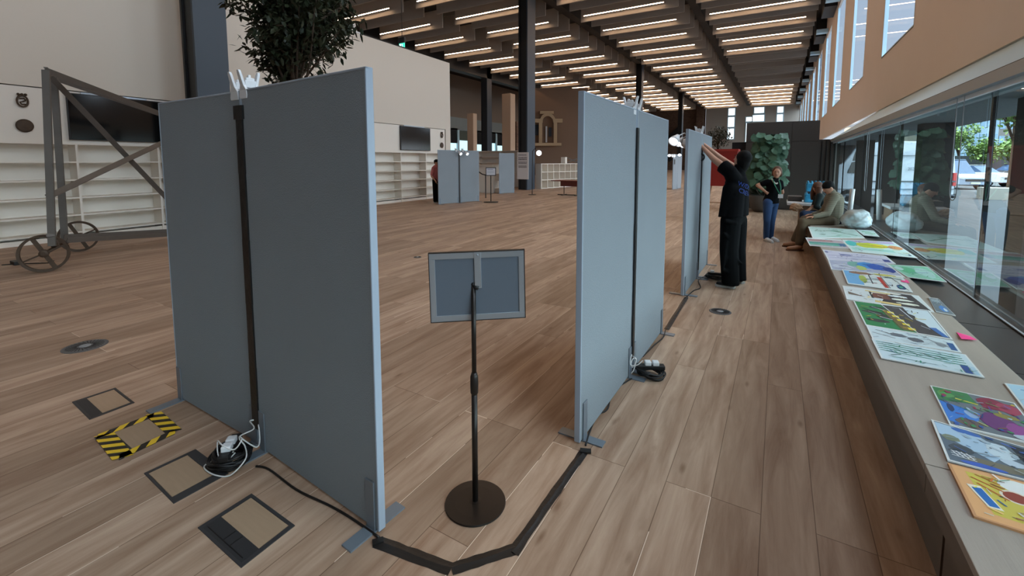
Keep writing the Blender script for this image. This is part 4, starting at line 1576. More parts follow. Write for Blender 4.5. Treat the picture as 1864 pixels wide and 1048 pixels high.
def blob(u, v, ru, rv, n=12, seed=0, j=0.15):
    rr = random.Random(seed)
    return [(u + ru * math.cos(-2 * PI * i / n) * (1 + rr.uniform(-j, j)), v + rv * math.sin(-2 * PI * i / n) * (1 + rr.uniform(-j, j))) for i in range(n)]


def line(u0, v0, u1, v1, w):
    du, dv = u1 - u0, v1 - v0
    L = math.hypot(du, dv) or 1
    nu, nv = -dv / L * w / 2, du / L * w / 2
    return [(u0 + nu, v0 + nv), (u1 + nu, v1 + nv), (u1 - nu, v1 - nv), (u0 - nu, v0 - nv)]


def scatter(n, cols, seed, r0=0.02, r1=0.08, box=(0.05, 0.05, 0.95, 0.95), asp=1.0):
    rr = random.Random(seed)
    out = []
    for i in range(n):
        out.append((rr.choice(cols), blob(rr.uniform(box[0], box[2]), rr.uniform(box[1], box[3]), rr.uniform(r0, r1), rr.uniform(r0, r1) * asp, 9, rr.random(), 0.35)))
    return out


# 1 green-line landscape, farthest
art([(1471, 412), (1556, 417.5), (1574, 432.5), (1479, 433)], (196, 226, 224), scatter(10, [(96, 170, 130), (150, 205, 190), (220, 240, 240)], 1, 0.03, 0.16, asp=0.4)
    + [((40, 120, 90), line(0.1, 0.4, 0.6, 0.3, 0.03)), ((40, 120, 90), line(0.5, 0.35, 0.9, 0.8, 0.03))], 'pale green landscape board, farthest on the bench beside the seated man')
art([(1558, 417.5), (1590, 419.5), (1601, 430.5), (1572, 428)], (206, 232, 232), [((90, 170, 120), rect(0.2, 0.3, 0.7, 0.4)), ((120, 190, 150), rect(0.3, 0.55, 0.9, 0.65))], 'small pale sheet with green lines overlapping the farthest board')
art([(1466, 432), (1531, 436), (1548, 452), (1474, 446.5)], (190, 170, 180), [((214, 224, 226), rect(0.02, 0.02, 0.98, 0.15)), ((170, 130, 130), rect(0.05, 0.2, 0.7, 0.4)), ((70, 150, 140), rect(0.03, 0.5, 0.98, 0.72)), ((110, 180, 165), rect(0.03, 0.72, 0.9, 0.88)), ((60, 100, 150), rect(0.8, 0.55, 0.95, 0.85))],
    'striped pink and teal board at the bench edge beside the seated man\'s foot')
art([(1533, 436), (1626, 440), (1671, 469.5), (1551, 457.5)], (200, 226, 226), [((186, 170, 210), rect(0.1, 0.04, 0.95, 0.2)), ((70, 190, 190), blob(0.12, 0.3, 0.12, 0.22, seed=3)), ((196, 206, 60), blob(0.45, 0.4, 0.28, 0.2, seed=4)), ((226, 206, 40), blob(0.62, 0.42, 0.14, 0.12, seed=5)), ((214, 150, 96), blob(0.86, 0.45, 0.12, 0.13, seed=6)), ((20, 60, 90), blob(0.93, 0.88, 0.02, 0.05, seed=2)), ((160, 214, 206), rect(0.05, 0.66, 0.75, 0.8)), ((90, 110, 40), line(0.2, 0.3, 0.8, 0.5, 0.02))],
    'board with a broad yellow-green sweep, touching the glass', z=BZ + 0.001)
art([(1616, 481), (1688, 485), (1724, 513), (1652, 504)], (140, 205, 180), [((90, 190, 140), blob(0.3, 0.4, 0.25, 0.3, seed=8)), ((176, 220, 214), blob(0.7, 0.5, 0.22, 0.35, seed=9)), ((120, 150, 140), line(0.05, 0.2, 0.9, 0.35, 0.02)), ((120, 130, 190), line(0.3, 0.6, 0.8, 0.5, 0.02)), ((190, 226, 224), blob(0.15, 0.3, 0.1, 0.15, seed=3))], 'sea-green sheet reaching over the dark strip towards the glass')
art([(1497, 454), (1613, 466), (1631, 480), (1508, 474)], (206, 206, 226), [((110, 120, 170), rect(0.25, 0.28, 0.42, 0.42)), ((150, 150, 190), line(0.05, 0.5, 0.9, 0.45, 0.04)), ((70, 80, 150), rect(0.86, 0.55, 0.96, 0.85)), ((170, 175, 205), line(0.05, 0.7, 0.8, 0.75, 0.04)), ((90, 100, 150), blob(0.05, 0.2, 0.03, 0.08))], 'lilac pencil board with small blue marks at the bench edge')
art([(1507, 472), (1614, 479), (1648, 505), (1513, 490)], (176, 182, 206), [((120, 180, 170), blob(0.42, 0.3, 0.12, 0.25, seed=2)), ((60, 150, 220), blob(0.62, 0.3, 0.14, 0.28, seed=3)), ((30, 90, 190), blob(0.75, 0.4, 0.16, 0.25, seed=4)), ((20, 60, 150), blob(0.9, 0.55, 0.08, 0.2, seed=5)), ((200, 206, 222), blob(0.2, 0.6, 0.16, 0.2, seed=6)), ((140, 146, 176), line(0.02, 0.3, 0.35, 0.7, 0.03)), ((190, 206, 100), blob(0.48, 0.6, 0.08, 0.18, seed=7))], 'lilac board with a bright blue painted corner, under the comic board', z=BZ + 0.001)
art([(1532.5, 490), (1642, 502), (1662, 531.5), (1543, 516)], (222, 232, 234), [((110, 176, 226), rect(0.02, 0.05, 0.28, 0.95)), ((170, 190, 90), blob(0.3, 0.55, 0.06, 0.25, seed=5)), ((150, 110, 90), blob(0.3, 0.14, 0.2, 0.1, seed=2)), ((60, 70, 80), rect(0.42, 0.2, 0.44, 0.8)), ((60, 70, 80), rect(0.36, 0.5, 0.56, 0.53)), ((196, 60, 50), [(0.6, 0.95), (0.66, 0.95), (0.62, 0.3), (0.55, 0.3)]),
    ((120, 150, 160), rect(0.68, 0.25, 0.95, 0.3)), ((214, 206, 96), blob(0.72, 0.1, 0.18, 0.06, seed=3)), ((40, 70, 120), blob(0.86, 0.8, 0.07, 0.14, seed=4)), ((70, 170, 130), blob(0.86, 0.8, 0.03, 0.06, seed=4)), ((50, 60, 70), rect(0.3, 0.72, 0.5, 0.74)), ((40, 50, 60), line(0.68, 0.95, 0.62, 0.2, 0.012)), ((40, 50, 60), line(0.95, 0.95, 0.78, 0.2, 0.012)), ((90, 110, 40), line(0.5, 0.1, 0.95, 0.35, 0.015))],
    'comic-like board with blue sky and a short red bar, beside the small pink note', z=BZ + 0.004)
art([(1533.5, 519.5), (1672, 538), (1701, 567.5), (1541, 544)], (214, 222, 226), [((62, 58, 62), [(0.42, 0.95), (0.97, 0.97), (0.9, 0.05), (0.6, 0.05)]), ((120, 72, 60), rect(0.36, 0.25, 0.58, 0.62)), ((50, 44, 46), rect(0.34, 0.2, 0.37, 0.65)), ((226, 206, 140), line(0.3, 0.15, 0.62, 0.2, 0.08)), ((226, 200, 130), line(0.36, 0.85, 0.66, 0.88, 0.12)), ((226, 236, 240), blob(0.7, 0.3, 0.12, 0.07, seed=1)), ((232, 238, 226), blob(0.72, 0.52, 0.13, 0.07, seed=2)), ((232, 236, 220), blob(0.76, 0.74, 0.13, 0.07, seed=3)),
    ((110, 96, 84), [(0.05, 0.62), (0.26, 0.66), (0.05, 0.42)]), ((236, 236, 226), blob(0.66, 0.12, 0.12, 0.05, seed=8))], 'white and dark board with cream pencil-like shapes', z=BZ)
art([(1690, 541), (1708, 543), (1740, 574.5), (1704, 567)], (110, 122, 130), [((70, 130, 200), blob(0.6, 0.7, 0.25, 0.2, seed=1)), ((214, 230, 236), blob(0.68, 0.75, 0.1, 0.1, seed=2)), ((150, 165, 172), rect(0.1, 0.1, 0.8, 0.3))], 'small grey folder with a blue patch sticking out behind the pencil board', z=BZ + 0.001)
art([(1553, 547), (1691, 564.5), (1735, 618), (1575, 591)], (70, 68, 72), [((32, 128, 74), [(0.02, 0.98), (0.62, 0.98), (0.36, 0.02), (0.02, 0.02)]), ((58, 60, 62), blob(0.3, 0.2, 0.12, 0.05, seed=2)), ((56, 62, 60), blob(0.2, 0.42, 0.14, 0.06, seed=3)), ((54, 60, 60), blob(0.33, 0.55, 0.12, 0.09, seed=4)), ((56, 62, 60), blob(0.2, 0.75, 0.15, 0.06, seed=5)), ((120, 100, 60), [(0.44, 0.95), (0.6, 0.95), (0.42, 0.25), (0.34, 0.25)])]
    + [((232, 212, 60), rect(0.40 + 0.035 * i, 0.3 + 0.135 * i, 0.485 + 0.035 * i, 0.37 + 0.135 * i)) for i in range(5)]
    + [((222, 232, 236), line(0.625, 0.98, 0.38, 0.02, 0.012)), ((26, 110, 60), line(0.47, 0.98, 0.28, 0.02, 0.012)), ((206, 222, 232), [(0.97, 0.95), (0.97, 0.05), (0.66, 0.04), (0.68, 0.3), (0.74, 0.35), (0.72, 0.5), (0.8, 0.6), (0.82, 0.72)]), ((214, 230, 240), line(0.6, 0.1, 0.68, 0.5, 0.012)), ((60, 110, 180), [(0.9, 0.97), (0.97, 0.97), (0.9, 0.7), (0.82, 0.72)])],
    'dark board with a green left half and a column of yellow squares', z=BZ + 0.001)
art([(1576, 591), (1735, 620), (1751, 642), (1588, 616)], (206, 222, 230), [((110, 118, 128), blob(0.36, 0.4, 0.1, 0.14, seed=2)), ((90, 96, 106), blob(0.55, 0.55, 0.09, 0.16, seed=3)), ((120, 128, 138), line(0.04, 0.5, 0.3, 0.7, 0.03)), ((80, 86, 98), line(0.1, 0.25, 0.28, 0.4, 0.03)), ((120, 126, 140), line(0.7, 0.3, 0.9, 0.7, 0.03)), ((40, 90, 150), rect(0.9, 0.3, 0.97, 0.9)), ((90, 98, 108), line(0.3, 0.5, 0.7, 0.35, 0.02)), ((150, 158, 166), blob(0.82, 0.6, 0.06, 0.2, seed=8))],
    'pencil sketch board in greys between the green one and the green-lined one', z=BZ + 0.002)
art([(1586, 615.5), (1758, 645), (1793, 687), (1604, 651)], (202, 222, 232), [((34, 124, 96), line(0.04, 0.12 + 0.11 * i, 0.92, 0.16 + 0.11 * i, 0.028)) for i in range(5)]
    + [((60, 150, 130), line(0.1, 0.2 + 0.12 * i, 0.85, 0.3 + 0.1 * i, 0.02)) for i in range(4)] + [((30, 90, 80), line(0.2 + 0.15 * i, 0.35, 0.33 + 0.15 * i, 0.52, 0.02)) for i in range(4)]
    + [((44, 80, 150), rect(0.84, 0.62, 0.91, 0.95)), ((176, 206, 226), rect(0.92, 0.62, 0.97, 0.95)), ((150, 170, 184), line(0.1, 0.8, 0.6, 0.84, 0.015))], 'pale board crossed by wavy dark green lines, big and nearest of the far cluster', z=BZ + 0.004)

aTL, aBL = oz(1693, 699.5, BZ + 0.01), oz(1729, 771, BZ + 0.01)
aTR = oz(1847, 731.5, BZ + 0.01)
aBR = aTR + (aBL - aTL) * 0.98
art([aTL, aTR, aBR, aBL], (110, 120, 130), [((60, 130, 80), [(0.02, 0.4), (0.5, 0.3), (0.45, 0.02), (0.02, 0.02)]), ((90, 160, 90), blob(0.15, 0.18, 0.1, 0.1, seed=2)), ((206, 206, 80), line(0.25, 0.25, 0.5, 0.3, 0.03)), ((60, 130, 220), [(0.02, 0.9), (0.3, 0.95), (0.45, 0.55), (0.02, 0.4)]), ((150, 180, 220), blob(0.35, 0.6, 0.08, 0.1, seed=3)),
    ((140, 40, 70), blob(0.7, 0.2, 0.2, 0.16, seed=4)), ((170, 60, 90), blob(0.85, 0.25, 0.13, 0.14, seed=5)), ((110, 50, 120), blob(0.62, 0.68, 0.2, 0.22, seed=6)), ((150, 70, 150), blob(0.78, 0.76, 0.13, 0.15, seed=7)), ((150, 140, 70), blob(0.75, 0.48, 0.15, 0.06, seed=8)), ((110, 96, 90), blob(0.25, 0.85, 0.15, 0.1, seed=9)), ((190, 205, 220), blob(0.8, 0.92, 0.12, 0.06, seed=1)), ((30, 60, 110), blob(0.12, 0.55, 0.04, 0.1, seed=11)), ((120, 140, 120), blob(0.5, 0.4, 0.08, 0.06, seed=12))]
    + scatter(22, [(60, 140, 90), (160, 50, 90), (90, 60, 140), (180, 200, 220), (200, 170, 80), (50, 90, 170)], 21, 0.012, 0.04),
    'multicoloured board with crimson and purple shapes, nearest group on the bench', z=BZ)
bTL, bBL = oz(1694.5, 762.5, BZ + 0.01), oz(1725, 837, BZ + 0.01)
bdir = (oz(1864, 813, BZ + 0.01) - bTL)
bTR = bTL + bdir.normalized() * 0.43
bBR = bBL + (oz(1864, 873, BZ + 0.01) - bBL).normalized() * 0.43
art([bTL, bTR, bBR, bBL], (96, 112, 128), [((176, 206, 232), [(0.02, 0.35), (0.35, 0.75), (0.5, 0.4), (0.3, 0.05), (0.02, 0.05)]), ((206, 226, 240), blob(0.45, 0.4, 0.1, 0.22, seed=2)), ((196, 214, 232), blob(0.5, 0.65, 0.09, 0.08, seed=3)), ((60, 110, 190), blob(0.25, 0.1, 0.12, 0.06, seed=4)), ((24, 34, 52), [(0.6, 0.85), (0.97, 0.95), (0.97, 0.05), (0.55, 0.1)]), ((120, 116, 100), blob(0.35, 0.85, 0.2, 0.1, seed=5)),
    ((60, 100, 200), blob(0.25, 0.93, 0.15, 0.05, seed=6)), ((130, 140, 120), blob(0.1, 0.4, 0.07, 0.08, seed=7)), ((130, 126, 104), blob(0.6, 0.8, 0.12, 0.08, seed=8)), ((70, 80, 90), blob(0.15, 0.62, 0.09, 0.1, seed=9)), ((50, 60, 74), blob(0.8, 0.4, 0.1, 0.16, seed=10))]
    + [((232, 238, 244), line(0.06 + 0.035 * i, 0.72, 0.10 + 0.035 * i, 0.84, 0.01)) for i in range(4)] + [((232, 238, 244), line(0.05, 0.74 + 0.05 * i, 0.22, 0.76 + 0.05 * i, 0.012)) for i in range(3)]
    + scatter(14, [(60, 70, 84), (170, 190, 206), (90, 90, 80), (40, 80, 150)], 31, 0.012, 0.045), 'grey-blue painted board overlapping the multicoloured one', z=BZ + 0.004)
cTL, cBL = oz(1725, 840, BZ + 0.012), oz(1773, 937, BZ + 0.012)
cTR = cTL + (oz(1864, 874.5, BZ + 0.012) - cTL).normalized() * 0.43
cBR = cBL + (oz(1864, 966, BZ + 0.012) - cBL).normalized() * 0.43
art([cTL, cTR, cBR, cBL], (232, 176, 120), [((214, 200, 84), [(0.14, 0.85), (0.95, 0.9), (0.95, 0.1), (0.1, 0.1)]), ((24, 90, 60), [(0.62, 0.42), (0.96, 0.5), (0.96, 0.1), (0.62, 0.08)]), ((240, 244, 244), blob(0.42, 0.18, 0.13, 0.13, 16, 1, 0.0)), ((236, 226, 210), blob(0.36, 0.4, 0.10, 0.12, 16, 1, 0.0)), ((150, 60, 40), blob(0.36, 0.4, 0.08, 0.095, 16, 1, 0.0)), ((150, 52, 40), blob(0.72, 0.5, 0.18, 0.14, 14, 2, 0.05)), ((236, 226, 200), blob(0.7, 0.3, 0.08, 0.07, 14, 2, 0.05)),
    ((240, 236, 220), [(0.13, 0.75), (0.22, 0.74), (0.15, 0.36), (0.06, 0.38)]), ((30, 110, 190), [(0.14, 0.72), (0.205, 0.71), (0.15, 0.4), (0.085, 0.42)]), ((196, 110, 40), line(0.12, 0.2, 0.3, 0.35, 0.02)), ((196, 110, 40), line(0.14, 0.3, 0.3, 0.5, 0.02)), ((196, 120, 50), line(0.16, 0.12, 0.3, 0.22, 0.02)), ((226, 206, 60), line(0.68, 0.2, 0.74, 0.32, 0.02)), ((226, 206, 60), line(0.76, 0.2, 0.72, 0.3, 0.02)), ((160, 150, 110), line(0.25, 0.8, 0.6, 0.75, 0.012)), ((236, 236, 226), line(0.48, 0.38, 0.72, 0.75, 0.02)),
    ((120, 170, 200), blob(0.7, 0.78, 0.07, 0.07, 12, 3)), ((236, 238, 232), line(0.55, 0.82, 0.75, 0.9, 0.02)), ((60, 150, 90), rect(0.78, 0.42, 0.95, 0.47))],
    'orange-bordered board with a painted meal of bowls and a blue bar, nearest on the bench', z=BZ, th=0.008, edge=(206, 150, 104))
dTL = oz(1828, 696, BZ + 0.008)
dBL = oz(1868, 748, BZ + 0.008)
ddir = (oz(1880, 703, BZ + 0.008) - dTL).normalized() * 0.42
art([dTL, dTL + ddir, dBL + ddir, dBL], (176, 214, 236), [((60, 120, 190), blob(0.25, 0.35, 0.12, 0.08, seed=1)), ((60, 120, 190), line(0.1, 0.2, 0.5, 0.3, 0.02)), ((214, 230, 240), rect(0.1, 0.5, 0.9, 0.9))], 'pale blue board cut off by the right edge of the picture')


def note(poly, lift, label):
    P = [oz(x, y, BZ) for x, y in poly]
    m = MB()
    vs = [P[0] + Vector((0, 0, 0.002 + BZ * 0)), P[1] + Vector((0, 0, 0.001)), P[2] + Vector((0, 0, lift)), P[3] + Vector((0, 0, lift))]
    m.raw([v + Vector((0, 0, 0.0)) for v in vs] + [v + Vector((0, 0, 0.0012)) for v in vs], [(0, 3, 2, 1), (4, 5, 6, 7), (0, 1, 5, 4), (1, 2, 6, 5), (2, 3, 7, 6), (3, 0, 4, 7)])
    tag(m.build('sticky_note', M_postit), label, 'note', 'pink sticky notes')


note([(1741, 605), (1766, 612), (1778, 622), (1750, 620)], 0.012, 'curled pink sticky note alone on the bare bench top')
note([(1636, 506), (1652, 510), (1656, 518), (1641, 515)], 0.014, 'small pink sticky note at the corner of the comic board')

# ================================================================== DARK CABINET WALL, PLANTER, RED BOX
t = thing('cabinet_wall', 'tall dark brown cabinet wall at the end of the window bench', 'cabinet', (0.1, 18.1, 0))
YC = 17.9
MB().box((-1.05, YC + 0.02, 0), (1.12, 18.55, 3.03)).build('carcass', M_cab, t)
for (x0, x1, z0, z1) in ((-1.05, 0.335, 2.36, 3.03), (0.345, 1.115, 2.36, 3.03), (-1.05, 0.335, 0.06, 2.35), (0.345, 1.115, 0.06, 2.35)):
    MB().box((x0, YC, z0), (x1, YC + 0.02, z1)).build('door', M_cab, t, bevel=0.002)
MB().box((1.12, YC + 0.05, 0), (1.54, 18.4, 2.36)).build('side_panel', M_cab, t)
m = MB()
for x in (1.2, 1.32, 1.44):
    m.box((x, YC + 0.03, 0), (x + 0.02, YC + 0.05, 2.36))
m.build('slat', M_frame, t)
tag(MB().box((-1.5, YC + 0.1, 0), (-1.06, 18.5, 2.36)).build('cupboard', M_black), 'lower black cupboard left of the tall dark cabinet wall', 'cupboard')


def leaf_quad(m, c, d, n, L, w):
    d = d.normalized()
    s_ = d.cross(n)
    if s_.length < 1e-4:
        s_ = d.orthogonal()
    s_.normalize()
    up = s_.cross(d)
    k = len(m.v)
    a = c + d * L * 0.5
    m.v += [c, c + d * L * 0.35 + s_ * w * 0.5 + up * L * 0.04, c + d * L * 0.75 + s_ * w * 0.34, c + d * L, c + d * L * 0.75 - s_ * w * 0.34, c + d * L * 0.35 - s_ * w * 0.5 + up * L * 0.04]
    m.f += [(k, k + 1, k + 2, k + 3), (k, k + 3, k + 4, k + 5)]
    m.m += [m.mi, m.mi]


def rvec(rr):
    while True:
        v = Vector((rr.uniform(-1, 1), rr.uniform(-1, 1), rr.uniform(-1, 1)))
        if 0.05 < v.length < 1:
            return v


# climbing plant in the round planter
pl = oz(1404, 379)
pl = Vector((oy(1394, 300, 16.95).x, 16.95, 0))
t = thing('climbing_plant', 'tall climbing plant with big glossy leaves in a round grey planter before the dark cabinets', 'plant', pl)
MB().lathe([(0.30, 0), (0.40, 0.12), (0.46, 0.5), (0.45, 0.56), (0.41, 0.56), (0.38, 0.48)], pl, 32).build('planter', mat('grey_planter', (96, 94, 90), 0.6), t, smooth=True)
MB().tube([pl + Vector((0, 0, 0.4)), pl + Vector((0.0, 0, 2.5))], 0.05, 8).build('moss_pole', M_bark, t)
m = MB()
rr = random.Random(4)
for i in range(520):
    h = rr.uniform(0.1, 1) ** 0.8
    z_ = 0.55 + h * 2.05
    a = rr.uniform(0, 2 * PI)
    rad = (0.50 + 0.12 * math.sin(h * 7)) * rr.uniform(0.35, 1) * (1.0 if h < 0.85 else 0.7)
    c = pl + Vector((math.cos(a) * rad - 0.1 + 0.22 * h, math.sin(a) * rad, z_))
    d = Vector((math.cos(a) * 0.7, math.sin(a) * 0.3, rr.uniform(-1.3, -0.2)))
    leaf_quad(m, c, d, Vector((math.cos(a) * 0.5, math.sin(a) - 0.6, 0.35)) + rvec(rr) * 0.4, rr.uniform(0.20, 0.33), rr.uniform(0.20, 0.30))
m.build('foliage', M_leaf2, t)
m = MB()
for i in range(60):
    a = rr.uniform(0, 2 * PI)
    c = pl + Vector((math.cos(a) * 0.2, math.sin(a) * 0.2, 0.55))
    leaf_quad(m, c, Vector((math.cos(a), math.sin(a), rr.uniform(0.2, 1.2))), Vector((0, 0, 1)), rr.uniform(0.3, 0.6), 0.06)
m.build('low_leaves', M_leaf, t)

# red planter on a trestle with topiary
rp = Vector((-1.38, 14.0, 0))
t = thing('red_planter', 'big red box planter on a pale trestle with a round bushy plant', 'planter', rp)
m = MB()
m.prism([(-1.86, 13.75), (-1.0, 13.75), (-1.0, 14.4), (-1.86, 14.4)], 0.98, 1.98)
m.v[0].x += 0.12
m.v[3].x += 0.12
m.v[1].x -= 0.12
m.v[2].x -= 0.12
m.build('box', mat('red_lacquer', (150, 40, 32), 0.45), t)
MB().box((-1.88, 13.73, 1.96), (-0.98, 14.42, 2.02)).build('rim', mat('red_rim', (176, 60, 50), 0.45), t)
for x, s in ((-1.7, -1), (-1.15, 1)):
    for y in (13.85, 14.3):
        MB().bar((x, y, 1.0), (x + s * 0.14, y, 0.0), 0.035, 0.035).build('leg', mat('pale_wood', (176, 140, 110), 0.6), t)
MB().bar((-1.8, 13.85, 0.5), (-1.05, 13.85, 0.5), 0.03, 0.03).build('rail', MATS['pale_wood'], t)
MB().tube([(-1.52, 14.05, 1.9), (-1.55, 14.05, 2.15), (-1.5, 14.05, 2.4)], 0.03, 7).build('trunk', M_bark, t)
m = MB()
rr = random.Random(11)
for i in range(900):
    v = rvec(rr)
    c = Vector((-1.52, 14.05, 2.36)) + Vector((v.x * 0.34, v.y * 0.34, v.z * 0.30))
    leaf_quad(m, c, rvec(rr), Vector((0, 0, 1)), rr.uniform(0.05, 0.09), 0.035)
m.build('foliage', M_leaf3, t)

# ================================================================== BIG INDOOR TREE (left, beside the column)
tp = Vector((-7.6, 4.95, 0))


def branchy(t, base, top, seed, mtrunk, mleaf, nb, spread, r0, leafn, leafL, leafW, crown_c, crown_r, droop=0.0):
    rr = random.Random(seed)
    m = MB()
    mid = base.lerp(top, 0.5) + Vector((0.05, 0.03, 0))
    m.tube(catmull([base, mid, top], 6), [r0 * (1 - 0.5 * i / 12) for i in range(13)], 8)
    tips = []
    for i in range(nb):
        f = rr.uniform(0.5, 1.0)
        s0 = base.lerp(top, f)
        while True:
            v = rvec(rr)
            e = Vector((crown_c.x + v.x * crown_r.x, crown_c.y + v.y * crown_r.y, crown_c.z + v.z * crown_r.z))
            if e.z > s0.z - 0.9:
                break
        md = s0.lerp(e, 0.5) + rvec(rr) * 0.12 + Vector((0, 0, 0.1))
        br = catmull([s0, md, e], 4)
        m.tube(br, [r0 * 0.32 * (1 - 0.8 * j / (len(br) - 1)) for j in range(len(br))], 5)
        tips += [(br[j], (br[min(j + 1, len(br) - 1)] - br[max(0, j - 1)]).normalized()) for j in range(3, len(br))]
    m.build('trunk', mtrunk, t)
    m = MB()
    for i in range(leafn):
        p, d = rr.choice(tips)
        q = p + rvec(rr) * spread
        leaf_quad(m, q, (d * 0.5 + rvec(rr) + Vector((0, 0, -droop))), Vector((0, 0, 1)) + rvec(rr) * 0.6, leafL * rr.uniform(0.7, 1.25), leafW * rr.uniform(0.8, 1.2))
    m.build('foliage', mleaf, t)


t = thing('indoor_tree', 'large dark-leaved indoor tree rising behind the nearest panel pair beside the steel column', 'tree', tp)
MB().lathe([(0.36, 0), (0.42, 0.1), (0.48, 0.62), (0.46, 0.66), (0.42, 0.66), (0.4, 0.55)], tp, 28).build('planter', M_black, t, smooth=True)
branchy(t, tp + Vector((0, 0, 0.5)), tp + Vector((0.1, 0.1, 4.3)), 5, M_bark, M_leaf, 70, 0.26, 0.085, 7500, 0.15, 0.062,
        tp + Vector((0.10, 0.1, 4.62)), Vector((1.08, 1.0, 1.5)), droop=0.5)
# bring a few twigs down low

# ================================================================== FURNITURE BY THE SEATED PEOPLE
t = thing('box_table', 'brown box table with a white top, piled with blue bottle packs, behind the seated pair', 'table', (0.65, 12.5, 0))
MB().box((0.45, 11.75, 0.0), (1.1, 12.6, 0.70)).build('body', mat('kraft_brown', (136, 108, 84), 0.7), t)
MB().box((0.2, 11.65, 0.70), (1.15, 12.7, 0.75)).build('top', M_wplast, t)
tag(MB().box((0.22, 12.2, 0.75), (0.50, 12.65, 0.86)).build('dark_box', M_cab), 'flat dark box on the white table top', 'box')
M_blue = mat('blue_shrink_wrap', (58, 150, 196), 0.2, var=0.9, vscale=16.0, bump=0.9, bscale=14)  # strong noise puts the film's lighter highlights into the colour
for i, (x0, x1, z0, z1, lab) in enumerate(((0.53, 0.91, 0.752, 1.00, 'lower'), (0.55, 0.93, 1.0, 1.24, 'upper'))):
    t = thing('bottle_pack', '%s blue shrink-wrapped pack of water bottles on the white table top' % lab, 'bottle pack', (0.6, 12.2, z0), 'blue shrink-wrapped bottle packs')
    m = MB()
    for a in range(5):
        for b_ in range(3):
            cx, cy = x0 + 0.04 + a * 0.075, 12.0 + b_ * 0.1
            m.lathe([(0.036, 0.0), (0.037, 0.02), (0.034, 0.1), (0.037, 0.16), (0.02, 0.215), (0.014, 0.235)], (cx, cy, z0 + 0.003), 10)
    m.build('bottles', M_blue, t, smooth=True)
    m = MB().box((x0 + 0.005, 11.965, z0), (x1 - 0.005, 12.24, z0 + 0.19))
    m.build('wrap', M_blue, t, bevel=0.02)
# crumpled paper on the table edge


def crumple(c, r, sc, seed, n=3, amp=0.25, f=3.0):
    bm = bmesh.new()
    bmesh.ops.create_icosphere(bm, subdivisions=n, radius=1.0)
    from mathutils import noise
    for v in bm.verts:
        k = 1 + amp * noise.noise(v.co * f + Vector((seed, 0, 0))) + amp * 0.6 * abs(noise.noise(v.co * f * 2.3 + Vector((0, seed, 0))))
        v.co = Vector((v.co.x * sc[0], v.co.y * sc[1], v.co.z * sc[2])) * k * r
    m = MB()
    m.raw([Vector(c) + v.co for v in bm.verts], [tuple(v.index for v in f_.verts) for f_ in bm.faces])
    bm.free()
    return m


m = crumple(W(1449, 377, 9.7), 0.11, (1.0, 0.8, 0.7), 3, 3, 0.5, 3)
tag(m.build('paper_bag', mat('kraft_paper', (186, 152, 120), 0.7)), 'crumpled brown paper bag beside the knees of the seated pair', 'bag')
# plastic bag of soft stuff on the bench
m = crumple((1.25, 9.95, BZ + 0.16), 0.23, (0.95, 1.3, 0.74), 5, 5, 0.20, 1.3)
m.v = [Vector((v.x, v.y, max(v.z, BZ + 0.001))) for v in m.v]
M_bag = mat('white_plastic_bag', (205, 220, 226), 0.3, bump=0.6, bscale=9)
tag(m.build('plastic_bag', M_bag, smooth=True), 'full white plastic bag lying on the bench behind the seated man', 'bag')
m = crumple((1.02, 10.45, BZ + 0.1), 0.18, (1.2, 1.0, 0.6), 8, 3, 0.3, 2)
m.v = [Vector((v.x, v.y, max(v.z, BZ + 0.001))) for v in m.v]
tag(m.build('folded_jacket', mat('navy_cloth', (38, 48, 74), 0.8)), 'dark blue jacket bundled on the bench behind the seated man', 'jacket')
tag(MB().tube([(1.33, 11.6, BZ), (1.36, 11.6, BZ + 0.62)], 0.045, 16).build('paper_roll', M_wplast, smooth=True), 'upright white paper roll standing on the bench by the window', 'roll')


# ================================================================== PEOPLE
def rcone(m, a, b_, r0, r1, n=14):
    a, b_ = Vector(a), Vector(b_)
    k = 5
    L = (b_ - a).length
    pts = [a.lerp(b_, i / k) for i in range(k + 1)]
    m.tube(pts, [r0 + (r1 - r0) * i / k for i in range(k + 1)], n)
    m.ball(a, r0, n)
    m.ball(b_, r1, n)


def flesh(name, m, material, parent, voxel=0.011, smooth_it=6):
    """fuse overlapping rounded forms into one continuous surface"""
    o = m.build(name, material, parent, world=True)
    md = o.modifiers.new('fuse', 'REMESH')
    md.mode = 'VOXEL'
    md.voxel_size = voxel
    md.use_smooth_shade = True
    sm = o.modifiers.new('soft', 'SMOOTH')
    sm.factor = 0.6
    sm.iterations = smooth_it
    dg = bpy.context.evaluated_depsgraph_get()
    ev = o.evaluated_get(dg)
    me = bpy.data.meshes.new_from_object(ev)
    o.modifiers.clear()
    o.data = me
    if not me.materials:
        me.materials.append(material)
    me.polygons.foreach_set('use_smooth', [True] * len(me.polygons))
    return o


def cut(o, keep, pt, normal):
    """trim a garment to a clean hem: drop what lies beyond pt along normal"""
    off = o.parent
    while off.parent:
        off = off.parent
    bm = bmesh.new()
    bm.from_mesh(o.data)
    r_ = bmesh.ops.bisect_plane(bm, geom=bm.verts[:] + bm.edges[:] + bm.faces[:], plane_co=Vector(pt) - off.location, plane_no=Vector(normal), clear_outer=True)
    es = [e for e in r_['geom_cut'] if isinstance(e, bmesh.types.BMEdge)]
    bmesh.ops.holes_fill(bm, edges=es, sides=0)
    bm.to_mesh(o.data)
    bm.free()


def rest_on_bench(o):
    off = o.parent
    while off.parent:
        off = off.parent
    for v in o.data.vertices:
        w_ = v.co + off.location
        if w_.x > 0.54 and w_.z < BZ + 0.004:
            v.co.z = BZ + 0.004 - off.location.z


